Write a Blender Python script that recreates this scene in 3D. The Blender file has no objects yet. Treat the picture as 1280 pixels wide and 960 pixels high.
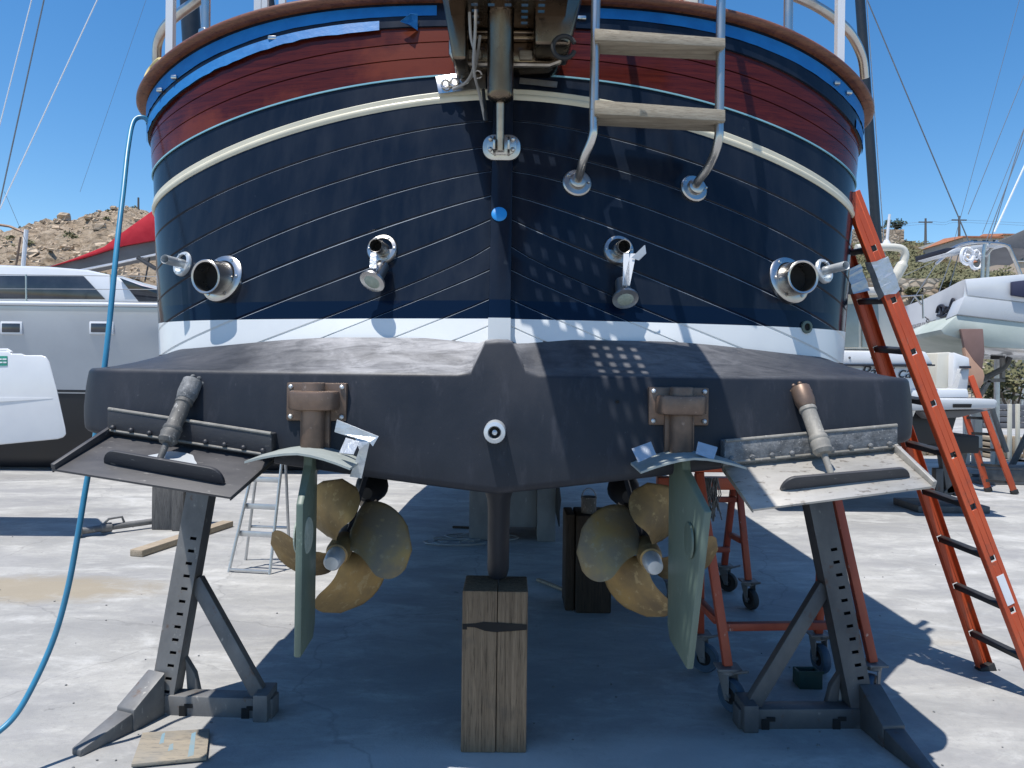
import bpy, bmesh, math, random
from mathutils import Vector as V, Matrix, noise
random.seed(11)
S = bpy.context.scene
C = S.collection
RAD = math.radians
F, HOR, CAMH, ROLL = 900.0, 465.0, 1.7, RAD(0.7)

# ------------------------------------------------------------------ pixel -> place
def unroll(px, py):
    dx, dy = px - 640, py - HOR
    c, s = math.cos(ROLL), math.sin(ROLL)
    return dx * c + dy * s, -dx * s + dy * c
def P(px, py, D):
    dx, dy = unroll(px, py)
    return V((dx / F * D, D, CAMH - dy / F * D))
def G(px, py):
    dx, dy = unroll(px, py)
    return P(px, py, CAMH * F / dy)

# ------------------------------------------------------------------ materials
def newmat(name):
    m = bpy.data.materials.new(name); m.use_nodes = True
    nt = m.node_tree
    return m, nt, nt.nodes['Principled BSDF']
def N(nt, t, **k):
    n = nt.nodes.new(t)
    for a, b in k.items():
        if a == 'ins':
            for i, v in b.items(): n.inputs[i].default_value = v
        else: setattr(n, a, b)
    return n
def ramp(nt, src, stops):
    r = nt.nodes.new('ShaderNodeValToRGB'); e = r.color_ramp.elements
    while len(e) < len(stops): e.new(0.5)
    for i, (p, c) in enumerate(stops):
        e[i].position = p; e[i].color = (c[0], c[1], c[2], 1) if not isinstance(c, (int, float)) else (c, c, c, 1)
    nt.links.new(src, r.inputs[0]); return r.outputs[0]
def coords(nt, scale=(1, 1, 1), loc=(0, 0, 0), rot=(0, 0, 0)):
    tc = N(nt, 'ShaderNodeTexCoord'); mp = N(nt, 'ShaderNodeMapping')
    mp.inputs['Scale'].default_value = scale; mp.inputs['Location'].default_value = loc; mp.inputs['Rotation'].default_value = rot
    nt.links.new(tc.outputs['Object'], mp.inputs[0]); return mp.outputs[0]
def nz(nt, vec, scale, detail=5, rough=.55, dist=0):
    n = N(nt, 'ShaderNodeTexNoise', ins={'Scale': scale, 'Detail': detail, 'Roughness': rough, 'Distortion': dist})
    nt.links.new(vec, n.inputs['Vector']); return n.outputs['Fac']
def mixc(nt, fac, a, b, mode='MIX'):
    m = N(nt, 'ShaderNodeMix', data_type='RGBA', blend_type=mode)
    for s, i in ((fac, 0), (a, 6), (b, 7)):
        if hasattr(s, 'links'): nt.links.new(s, m.inputs[i])
        else: m.inputs[i].default_value = s if isinstance(s, (int, float)) else (s[0], s[1], s[2], 1)
    return m.outputs[2]
def bump(nt, bs, h, strength=.3, dist=.01):
    b = N(nt, 'ShaderNodeBump', ins={'Strength': strength, 'Distance': dist})
    nt.links.new(h, b.inputs['Height']); nt.links.new(b.outputs[0], bs.inputs['Normal'])
def PM(name, c1, c2=None, scale=6, stretch=(1, 1, 1), rough=.5, r2=None, metal=0, bmp=.1, bdist=.004, bscale=None, lo=.35, hi=.65, coat=0, c3=None, spots=None, spec=.5, c4=None, spots4=.66):
    m, nt, bs = newmat(name)
    c2 = c2 or tuple(x * .75 for x in c1); r2 = rough * 1.2 if r2 is None else r2
    v = coords(nt, stretch)
    n = nz(nt, v, scale, 7, .6)
    col = ramp(nt, n, [(lo, c1), (hi, c2)])
    if c3:
        n3 = nz(nt, v, scale * 4.3, 4, .65)
        f3 = ramp(nt, n3, [(spots or .6, 0), ((spots or .6) + .08, 1)])
        col = mixc(nt, f3, col, c3)
    if c4:
        n4 = nz(nt, coords(nt, (1, 1, .8), (3.1, 7.7, 1.3)), scale * 1.7, 7, .7); col = mixc(nt, ramp(nt, n4, [(spots4, 0), (spots4 + .1, .85)]), col, c4)
    nt.links.new(col, bs.inputs['Base Color'])
    nt.links.new(ramp(nt, n, [(lo, min(rough, 1)), (hi, min(r2, 1))]), bs.inputs['Roughness'])
    bs.inputs['Metallic'].default_value = metal
    bs.inputs['Coat Weight'].default_value = coat
    bs.inputs['Specular IOR Level'].default_value = spec
    if bmp: bump(nt, bs, nz(nt, v, bscale or scale * 6, 5, .6), bmp, bdist)
    return m
M = {}
def navy_mat():
    m, nt, bs = newmat('navy_gelcoat')
    v = coords(nt); v2 = coords(nt, (9, 9, 1.1)); v3 = coords(nt, (5, 5, 14))
    a = nz(nt, v, 1.6, 6, .6); b = nz(nt, v2, 1.4, 5, .6); d = nz(nt, v, 16, 6, .7); e = nz(nt, v3, 2.2, 6, .7, 1.2)
    c = mixc(nt, ramp(nt, a, [(.32, 0), (.72, 1)]), (.0042, .0088, .019), (.0115, .0158, .0255))
    c = mixc(nt, ramp(nt, b, [(.42, 0), (.72, .7)]), c, (.019, .024, .034))
    c = mixc(nt, ramp(nt, d, [(.66, 0), (.76, .18)]), c, (.10, .12, .145))
    c = mixc(nt, ramp(nt, e, [(.70, 0), (.78, .35)]), c, (.13, .14, .155))
    sep = N(nt, 'ShaderNodeSeparateXYZ'); nt.links.new(v, sep.inputs[0])
    # below the masking line the paint is freshly wiped
    st = N(nt, 'ShaderNodeMath', operation='GREATER_THAN', ins={1: 2.005}); nt.links.new(sep.outputs['Z'], st.inputs[0])
    nt.links.new(mixc(nt, st.outputs[0], (.0030, .0085, .0235), c), bs.inputs['Base Color'])
    rr = mixc(nt, st.outputs[0], (.12, .12, .12), ramp(nt, a, [(.3, .10), (.7, .24)])); nt.links.new(rr, bs.inputs['Roughness'])
    bs.inputs['Specular IOR Level'].default_value = .2
    bump(nt, bs, nz(nt, v, 3.0, 3), .06, .02)
    return m
M['navy'] = navy_mat()
def antifoul_mat():
    m, nt, bs = newmat('dark_antifouling')
    v = coords(nt, (1, 1, .7)); a = nz(nt, v, 2.3, 8, .62, .3); d = nz(nt, coords(nt, (3, 3, .6)), 5, 6, .7); e = nz(nt, v, 60, 3, .6)
    c = ramp(nt, a, [(.3, (.010, .013, .020)), (.5, (.016, .0195, .028)), (.72, (.028, .031, .040))])
    c = mixc(nt, ramp(nt, d, [(.55, 0), (.8, .5)]), c, (.062, .064, .08))
    c = mixc(nt, ramp(nt, e, [(.70, 0), (.78, .3)]), c, (.12, .12, .13))
    sn = N(nt, 'ShaderNodeNewGeometry'); sp = N(nt, 'ShaderNodeSeparateXYZ'); nt.links.new(sn.outputs['Normal'], sp.inputs[0])
    # settled dust lies on upward faces
    up = ramp(nt, sp.outputs['Z'], [(.45, 0), (.8, 1)])
    px = N(nt, 'ShaderNodeSeparateXYZ'); nt.links.new(v, px.inputs[0]); wx = N(nt, 'ShaderNodeMath', operation='MULTIPLY_ADD', ins={1: .55, 2: 0.0}); nt.links.new(a, wx.inputs[0]); ax = N(nt, 'ShaderNodeMath', operation='ADD'); nt.links.new(px.outputs['X'], ax.inputs[0]); nt.links.new(wx.outputs[0], ax.inputs[1])
    mr = N(nt, 'ShaderNodeMapRange', ins={1: -2.0, 2: 2.0}); nt.links.new(ax.outputs[0], mr.inputs[0])
    # trodden, sanded patch left of the stern post; the rest is only faintly dusty
    up = mixc(nt, 1.0, up, ramp(nt, mr.outputs[0], [(.28, .10), (.42, .95), (.53, 1.0), (.60, .12), (.68, .30), (.80, .28), (.92, .05)]), 'MULTIPLY')
    sc = nz(nt, coords(nt, (2.2, 9, 3)), 2.6, 8, .75, .8); pw = mixc(nt, 1.0, up, mixc(nt, 1.0, ramp(nt, a, [(.3, .45), (.65, 1)]), ramp(nt, sc, [(.36, .35), (.6, 1)]), 'MULTIPLY'), 'MULTIPLY')
    c = mixc(nt, pw, c, (.46, .455, .465))
    nt.links.new(c, bs.inputs['Base Color'])
    nt.links.new(ramp(nt, a, [(.3, .42), (.7, .62)]), bs.inputs['Roughness']); bs.inputs['Specular IOR Level'].default_value = .3
    bump(nt, bs, nz(nt, v, 28, 6, .7), .18, .006)
    return m
M['antifoul'] = antifoul_mat()
def wood_mat(name, c1, c2, scale=(1, 14, 14), rough=.35, coat=0, dark=(.02, .012, .008), bmp=.2, ring=3.0, patch=None, spec=.32):
    m, nt, bs = newmat(name)
    v = coords(nt, scale)
    n = nz(nt, v, ring, 8, .62, .6); n2 = nz(nt, v, ring * 5, 4, .7)
    c = ramp(nt, n, [(.3, c1), (.68, c2)])
    c = mixc(nt, ramp(nt, n2, [(.52, 0), (.70, .9)]), c, dark)
    if patch:
        p = nz(nt, coords(nt), 1.7, 5, .6)
        c = mixc(nt, ramp(nt, p, [(.5, 0), (.62, .8)]), c, patch)
    nt.links.new(c, bs.inputs['Base Color']); bs.inputs['Roughness'].default_value = rough
    bs.inputs['Coat Weight'].default_value = coat; bs.inputs['Coat Roughness'].default_value = .12; bs.inputs['Specular IOR Level'].default_value = spec
    bump(nt, bs, n2, bmp, .004)
    return m
M['mahogany'] = wood_mat('varnished_mahogany', (.036, .0058, .005), (.082, .0135, .008), (1.2, 1.2, 26), .16, 0, (.02, .0035, .0035), .08, 2.2, (.13, .028, .012), .25)
M['caprail'] = wood_mat('worn_varnished_rail', (.10, .036, .02), (.20, .078, .04), (3, 3, 20), .4, .12, (.035, .014, .01), .15, 3)
M['orangewood'] = wood_mat('orange_varnish', (.42, .13, .03), (.55, .19, .05), (1, 14, 14), .3, .4, (.25, .07, .015))
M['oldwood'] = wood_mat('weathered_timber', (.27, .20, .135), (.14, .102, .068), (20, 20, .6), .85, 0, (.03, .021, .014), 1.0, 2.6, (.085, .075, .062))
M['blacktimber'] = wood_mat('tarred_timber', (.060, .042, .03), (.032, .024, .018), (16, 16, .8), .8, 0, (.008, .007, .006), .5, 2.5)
M['plank'] = wood_mat('grey_plank', (.40, .33, .25), (.30, .245, .18), (1.5, 12, 12), .8, 0, (.15, .12, .09), .3, 3)
M['ply'] = wood_mat('dirty_plywood', (.34, .29, .22), (.25, .225, .18), (1.5, 8, 8), .75, 0, (.13, .12, .11), .2, 2.5, (.21, .205, .19))
M['teak'] = wood_mat('bleached_teak', (.37, .325, .255), (.22, .19, .145), (1.2, 20, 20), .75, 0, (.17, .13, .09), .4, 3)
M['greypost'] = wood_mat('grey_timber_post', (.16, .155, .15), (.09, .088, .088), (10, 10, .9), .85, 0, (.04, .04, .04), .4, 2.6)
M['stripe'] = PM('white_boot_stripe', (.68, .70, .70), (.62, .64, .65), 3, rough=.3, bmp=.03, c3=(.45, .46, .47), spots=.74)
M['seam'] = PM('pale_seam', (.31, .345, .39), (.17, .195, .23), 7, rough=.4, bmp=0)  # pale grey lip along each plank groove
M['cream'] = PM('cream_paint', (.66, .61, .47), (.57, .53, .41), 4, rough=.3, bmp=.04, c3=(.35, .32, .25), spots=.72)
M['tape'] = PM('blue_masking_tape', (.003, .125, .36), (.006, .165, .44), 9, rough=.5, bmp=.35, bscale=30, bdist=.006)
M['teal'] = PM('pale_blue_line', (.26, .50, .58), (.18, .42, .52), 6, rough=.5, bmp=0)
M['steel'] = PM('stainless', (.58, .565, .54), (.44, .425, .40), 5, rough=.24, r2=.4, metal=1, bmp=.05, c3=(.33, .29, .24), spots=.68)
M['dullsteel'] = PM('dull_stainless', (.40, .36, .31), (.28, .25, .21), 7, rough=.26, r2=.45, metal=1, bmp=.08, c3=(.16, .12, .08), spots=.62)
M['brownsteel'] = PM('tea_stained_steel', (.20, .155, .115), (.12, .095, .072), 6, (1, 1, .4), rough=.14, r2=.34, metal=1, bmp=.05, c3=(.09, .065, .05), spots=.64)
M['bronze'] = PM('bronze', (.20, .135, .10), (.125, .088, .068), 9, rough=.42, r2=.55, metal=.45, bmp=.12, c3=(.26, .19, .15), spots=.64)
M['prop'] = PM('manganese_bronze', (.35, .235, .09), (.17, .125, .072), 5.5, rough=.42, r2=.62, metal=.55, bmp=.15, bscale=50, c3=(.33, .25, .13), spots=.56, lo=.3, hi=.68)
M['propgrey'] = PM('tarnished_bronze', (.27, .19, .075), (.17, .15, .11), 7, rough=.42, r2=.6, metal=.5, bmp=.15, bscale=50, c3=(.25, .21, .13), spots=.58, lo=.35, hi=.6)
M['zinc'] = PM('zinc_anode', (.62, .65, .67), (.5, .53, .55), 12, rough=.35, metal=.5, bmp=.12)
M['greenfilm'] = PM('grey_green_primer', (.105, .145, .118), (.075, .108, .09), 5, (1, 1, .5), rough=.42, bmp=.08, c3=(.17, .21, .18), spots=.64)
M['paleprimer'] = PM('pale_filler', (.34, .38, .33), (.24, .29, .25), 22, rough=.8, bmp=.5, bdist=.008)
M['antiplate'] = PM('pale_plate', (.33, .36, .34), (.25, .28, .27), 8, rough=.5, bmp=.1, c3=(.45, .46, .44), spots=.64)
M['duct'] = PM('silver_tape', (.50, .53, .56), (.40, .43, .46), 10, rough=.33, metal=.45, bmp=.6, bscale=22, bdist=.01)
M['tabdark'] = PM('scuffed_dark_paint', (.036, .036, .041), (.065, .063, .066), 4, (1, 3, 3), rough=.5, bmp=.15, c3=(.15, .145, .14), spots=.62)
M['tabsteel'] = PM('scuffed_tab_steel', (.46, .44, .405), (.29, .28, .26), 5, (1, 2.5, 1), rough=.4, r2=.6, metal=.35, bmp=.15, c3=(.20, .18, .16), spots=.58)
M['hinge'] = PM('barnacled_hinge', (.20, .205, .21), (.09, .095, .10), 26, rough=.7, bmp=.6, bscale=70, bdist=.006, c3=(.36, .35, .34), spots=.6)
M['hingedark'] = PM('dark_hinge', (.018, .02, .028), (.034, .035, .040), 5, (1, 3, 3), rough=.5, bmp=.2, c3=(.17, .16, .15), spots=.64)
M['ramgrey'] = PM('worn_ram', (.13, .125, .115), (.07, .07, .068), 20, (1, 1, .4), rough=.55, bmp=.3, c3=(.34, .33, .31), spots=.6)
M['ramlight'] = PM('worn_grey_ram', (.27, .255, .225), (.18, .172, .155), 20, (1, 1, .4), rough=.55, bmp=.3, c3=(.38, .37, .34), spots=.62)
M['rubber'] = PM('black_rubber', (.012, .012, .013), (.02, .02, .021), 10, rough=.6, bmp=.1)
M['black'] = PM('dark_inside', (.006, .006, .007), (.01, .01, .01), 10, rough=.8, bmp=0)
M['mastblack'] = PM('black_spar', (.014, .018, .024), (.02, .024, .03), 4, rough=.35, bmp=0)
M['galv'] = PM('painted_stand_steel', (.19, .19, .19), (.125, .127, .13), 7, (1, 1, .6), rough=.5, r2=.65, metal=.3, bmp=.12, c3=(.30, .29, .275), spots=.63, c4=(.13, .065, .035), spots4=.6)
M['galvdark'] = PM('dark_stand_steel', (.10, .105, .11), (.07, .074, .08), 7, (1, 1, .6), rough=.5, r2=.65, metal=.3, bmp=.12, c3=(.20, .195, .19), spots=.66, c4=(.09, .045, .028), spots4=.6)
M['orange'] = PM('orange_fibreglass', (.52, .082, .022), (.43, .06, .018), 4, (1, 1, .6), rough=.42, bmp=.05, c3=(.36, .12, .07), spots=.66, c4=(.25, .06, .03), spots4=.58)
M['redorange'] = PM('chipped_red_orange', (.36, .068, .030), (.27, .048, .026), 7, (1, 1, .5), rough=.48, bmp=.12, c3=(.48, .33, .27), spots=.66, c4=(.14, .04, .022), spots4=.6)
M['blackmetal'] = PM('dark_rung', (.035, .036, .038), (.055, .055, .056), 12, rough=.45, metal=.5, bmp=.08)
M['alu'] = PM('aluminium', (.55, .56, .57), (.46, .47, .48), 9, rough=.35, metal=.8, bmp=.04)
M['hose'] = PM('blue_hose', (.028, .17, .30), (.04, .23, .38), 4, rough=.35, bmp=0)
M['bluewheel'] = PM('blue_grey_tyre', (.045, .085, .13), (.03, .06, .10), 14, rough=.6, bmp=.1)
M['silverhull'] = PM('silver_grey_hull', (.41, .435, .46), (.46, .485, .51), 1.1, rough=.16, r2=.22, bmp=.015, bscale=2, coat=.5, metal=.15)
M['white'] = PM('white_gelcoat', (.72, .73, .74), (.66, .67, .69), 2, rough=.2, bmp=.01, coat=.3)
M['creamcabin'] = PM('cream_cabin', (.62, .60, .52), (.56, .54, .47), 2, rough=.35, bmp=.02)
M['offwhite'] = PM('grey_white_hull', (.50, .52, .54), (.44, .46, .48), 1.2, rough=.25, bmp=.02)
M['palegreen'] = PM('pale_bottom', (.46, .50, .46), (.36, .41, .37), 2, rough=.5, bmp=.03)
M['blackhull'] = PM('black_bottom', (.008, .009, .012), (.013, .014, .018), 3, rough=.5, bmp=.04)
M['tinted'] = PM('tinted_glazing', (.018, .022, .03), (.045, .05, .06), 2.2, rough=.08, r2=.14, bmp=0, coat=.4)
M['curtain'] = PM('pale_window', (.25, .30, .29), (.19, .235, .23), 3, rough=.2, bmp=0)
M['redcloth'] = PM('red_canvas', (.50, .018, .032), (.40, .012, .026), 3, rough=.8, bmp=.2)
M['greycloth'] = PM('grey_canvas', (.10, .10, .105), (.14, .14, .145), 2, rough=.85, bmp=.2)
M['peach'] = PM('peach_primer', (.55, .33, .22), (.48, .28, .19), 3, rough=.6, bmp=.05)
M['brownred'] = PM('brown_antifouling', (.23, .14, .12), (.19, .115, .10), 3, rough=.6, bmp=.05)
M['concrete'] = PM('concrete_block', (.21, .215, .215), (.15, .155, .16), 4, (1, 1, .6), rough=.85, bmp=.3, c3=(.28, .28, .275), spots=.66)
M['rock'] = PM('limestone_rock', (.60, .49, .37), (.40, .31, .225), .7, rough=.95, bmp=.8, bdist=.2, bscale=2, lo=.3, hi=.7, spec=.1)
M['bluestreak'] = PM('old_blue_paint', (.16, .27, .33), (.22, .27, .28), 14, rough=.7, bmp=0)
M['navycloth'] = PM('navy_canvas', (.03, .035, .075), (.04, .045, .09), 4, rough=.8, bmp=.1)
M['terracotta'] = PM('terracotta_tiles', (.50, .215, .12), (.40, .165, .095), 6, rough=.85, bmp=.3, bscale=3)
M['render'] = PM('sand_render', (.70, .55, .42), (.62, .48, .36), 1.5, rough=.9, bmp=.1)
M['whitewall'] = PM('white_render', (.62, .60, .56), (.55, .53, .50), 1.5, rough=.9, bmp=.1)
M['greenbox'] = PM('green_plastic', (.014, .045, .038), (.02, .055, .045), 6, rough=.5, bmp=.05)
M['ropeyellow'] = PM('pale_yellow_rope', (.56, .45, .19), (.46, .38, .2), 30, rough=.9, bmp=.6)
M['cable'] = PM('grey_cable', (.34, .33, .31), (.26, .25, .24), 10, rough=.5, bmp=.05)
M['green'] = PM('green_sticker', (.02, .27, .19), (.03, .33, .24), 20, rough=.3, bmp=0)
M['ink'] = PM('dark_ink', (.014, .016, .028), (.02, .02, .03), 5, rough=.5, bmp=0)
M['inkgrey'] = PM('grey_ink', (.10, .10, .11), (.13, .13, .14), 5, rough=.5, bmp=0)
M['plate'] = PM('engraved_plate', (.33, .33, .32), (.26, .26, .255), 30, rough=.4, metal=.5, bmp=.1)
M['bluedot'] = PM('bright_blue_plug', (.01, .21, .55), (.015, .25, .6), 20, rough=.4, bmp=.2)
M['wire'] = PM('wire_rope', (.22, .23, .25), (.18, .19, .2), 10, rough=.4, metal=.6, bmp=0)
M['whiteline'] = PM('white_line', (.75, .76, .78), (.7, .7, .72), 10, rough=.5, bmp=0)
M['leaf'] = PM('scrub_leaf', (.085, .092, .036), (.16, .145, .07), .8, rough=.7, bmp=0, lo=.3, hi=.7)
M['leafdark'] = PM('pine_needles', (.022, .042, .02), (.045, .065, .03), 2, rough=.7, bmp=0, lo=.3, hi=.7)
M['bark'] = PM('bark', (.12, .085, .06), (.08, .06, .045), 8, rough=.9, bmp=.4)

def ground_mat():
    m, nt, bs = newmat('yard_concrete')
    v = coords(nt); vs = coords(nt, (.35, 1.3, 1), rot=(0, 0, RAD(14)))
    a = nz(nt, v, .35, 8, .6, .4); b = nz(nt, vs, 1.6, 9, .66, .5); d = nz(nt, v, 9, 9, .72); e = nz(nt, v, 70, 4, .7)
    c = ramp(nt, a, [(.28, (.33, .325, .31)), (.5, (.40, .395, .378)), (.72, (.46, .455, .435))])
    g = nz(nt, coords(nt, (.7, 1.1, 1), rot=(0, 0, RAD(20))), .55, 8, .62, .5); c = mixc(nt, ramp(nt, g, [(.36, .75), (.54, 0)]), c, (.24, .24, .235))
    f1 = nz(nt, coords(nt, (.8, 1.5, 1), rot=(0, 0, RAD(12))), 3.2, 11, .74, .6); c = mixc(nt, ramp(nt, f1, [(.38, .5), (.52, 0)]), c, (.26, .26, .255)); c = mixc(nt, ramp(nt, f1, [(.53, 0), (.66, .55)]), c, (.54, .535, .515))
    f2 = nz(nt, coords(nt), 26, 6, .75); c = mixc(nt, ramp(nt, f2, [(.34, .45), (.46, 0)]), c, (.22, .22, .215))
    c = mixc(nt, ramp(nt, b, [(.34, .6), (.52, 0)]), c, (.23, .23, .228))
    c = mixc(nt, ramp(nt, d, [(.30, .5), (.42, 0)]), c, (.21, .21, .208))
    c = mixc(nt, ramp(nt, e, [(.66, 0), (.74, .5)]), c, (.13, .13, .13))
    # rusty-brown run-off stain
    st = nz(nt, coords(nt, (.32, .9, 1), (0, 0, 0), (0, 0, RAD(-18))), .8, 6, .6, .5)
    c = mixc(nt, ramp(nt, st, [(.62, 0), (.74, .5)]), c, (.33, .27, .185))
    ps_ = nz(nt, coords(nt, (.8, 1.6, 1)), .9, 9, .68, .6); c = mixc(nt, ramp(nt, ps_, [(.40, .55), (.50, 0)]), c, (.24, .24, .245)); c = mixc(nt, ramp(nt, ps_, [(.56, 0), (.66, .6)]), c, (.52, .52, .51))
    dr = nz(nt, v, 5.5, 4, .6, .2); c = mixc(nt, ramp(nt, dr, [(.70, 0), (.74, .6)]), c, (.10, .10, .105))
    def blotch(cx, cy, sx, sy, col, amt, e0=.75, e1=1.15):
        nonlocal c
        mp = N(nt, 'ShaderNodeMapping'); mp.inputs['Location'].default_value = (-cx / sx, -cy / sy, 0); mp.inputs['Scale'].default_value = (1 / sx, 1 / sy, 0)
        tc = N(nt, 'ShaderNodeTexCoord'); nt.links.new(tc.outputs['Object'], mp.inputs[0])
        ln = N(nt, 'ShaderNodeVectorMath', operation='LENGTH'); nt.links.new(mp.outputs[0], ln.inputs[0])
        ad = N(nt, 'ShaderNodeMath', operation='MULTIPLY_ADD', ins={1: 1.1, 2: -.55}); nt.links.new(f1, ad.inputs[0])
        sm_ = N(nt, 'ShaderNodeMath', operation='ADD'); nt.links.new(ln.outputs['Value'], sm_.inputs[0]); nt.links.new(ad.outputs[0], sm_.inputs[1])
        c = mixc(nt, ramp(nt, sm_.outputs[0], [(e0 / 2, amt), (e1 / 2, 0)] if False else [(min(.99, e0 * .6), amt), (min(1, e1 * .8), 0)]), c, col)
    blotch(-3.7, 5.5, 1.3, .45, (.30, .25, .17), .75)         # rusty run-off by the hose
    blotch(.1, 4.5, 2.0, 1.25, (.19, .19, .195), .42)         # irregular darker patch under the stern
    blotch(-.25, 3.05, .95, .34, (.58, .58, .57), .6)         # irregular paler patch in front of the timber block
    blotch(.75, 3.2, .6, .25, (.52, .52, .51), .5)
    # hairline cracks
    vo = N(nt, 'ShaderNodeTexVoronoi', feature='DISTANCE_TO_EDGE', ins={'Scale': .32})
    wv = N(nt, 'ShaderNodeVectorMath', operation='ADD'); nn = N(nt, 'ShaderNodeTexNoise', ins={'Scale': 2.0, 'Detail': 6})
    nt.links.new(v, nn.inputs['Vector']); sc = N(nt, 'ShaderNodeVectorMath', operation='SCALE', ins={3: .5}); nt.links.new(nn.outputs['Color'], sc.inputs[0])
    nt.links.new(v, wv.inputs[0]); nt.links.new(sc.outputs[0], wv.inputs[1]); nt.links.new(wv.outputs[0], vo.inputs['Vector'])
    c = mixc(nt, ramp(nt, vo.outputs['Distance'], [(0, .34), (.0026, 0)]), c, (.12, .12, .12))
    nt.links.new(c, bs.inputs['Base Color'])
    nt.links.new(ramp(nt, b, [(.3, .72), (.7, .9)]), bs.inputs['Roughness'])
    hh = mixc(nt, .5, d, e); bump(nt, bs, hh, .35, .012)
    return m
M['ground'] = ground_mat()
def hill_mat():
    m, nt, bs = newmat('rocky_hillside')
    v = coords(nt); a = nz(nt, v, .10, 8, .65, .3); b = nz(nt, v, .35, 8, .68); d = nz(nt, coords(nt, (1, 1, 2)), .55, 9, .75, .6); k = nz(nt, coords(nt, (1, .6, 2.4)), 1.3, 6, .7, 1.0)
    rock = ramp(nt, d, [(.30, (.24, .175, .12)), (.42, (.45, .35, .25)), (.60, (.60, .49, .37)), (.75, (.66, .57, .46))])
    rock = mixc(nt, ramp(nt, k, [(.36, .85), (.46, 0)]), rock, (.10, .075, .05))
    scrub = ramp(nt, b, [(.3, (.075, .08, .035)), (.5, (.15, .12, .065)), (.7, (.30, .23, .145))])
    sp = N(nt, 'ShaderNodeSeparateXYZ'); nt.links.new(v, sp.inputs[0])
    mr = N(nt, 'ShaderNodeMapRange', ins={1: -25.0, 2: 25.0, 3: -.22, 4: .25}); nt.links.new(sp.outputs['X'], mr.inputs[0])
    ad = N(nt, 'ShaderNodeMath', operation='ADD'); nt.links.new(a, ad.inputs[0]); nt.links.new(mr.outputs[0], ad.inputs[1])
    f = ramp(nt, ad.outputs[0], [(.5, 0), (.62, 1)])
    nt.links.new(mixc(nt, f, rock, scrub), bs.inputs['Base Color']); bs.inputs['Roughness'].default_value = .95; bs.inputs['Specular IOR Level'].default_value = .1
    bump(nt, bs, d, 1.0, 1.2)
    return m
M['hill'] = hill_mat()
def stone_mat():
    m, nt, bs = newmat('rubble_stone')
    v = coords(nt, (1, 1, 1.5)); vo = N(nt, 'ShaderNodeTexVoronoi', ins={'Scale': 1.7}); nt.links.new(v, vo.inputs['Vector'])
    ve = N(nt, 'ShaderNodeTexVoronoi', feature='DISTANCE_TO_EDGE', ins={'Scale': 1.7}); nt.links.new(v, ve.inputs['Vector'])
    bw = N(nt, 'ShaderNodeRGBToBW'); nt.links.new(vo.outputs['Color'], bw.inputs[0])
    c = ramp(nt, bw.outputs[0], [(.2, (.27, .20, .14)), (.5, (.44, .35, .26)), (.8, (.56, .47, .37))])
    c = mixc(nt, ramp(nt, ve.outputs['Distance'], [(0, .8), (.09, 0)]), c, (.20, .155, .11))
    nt.links.new(c, bs.inputs['Base Color']); bs.inputs['Roughness'].default_value = .95
    bump(nt, bs, ve.outputs['Distance'], .8, .2)
    return m
M['stone'] = stone_mat()

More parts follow.
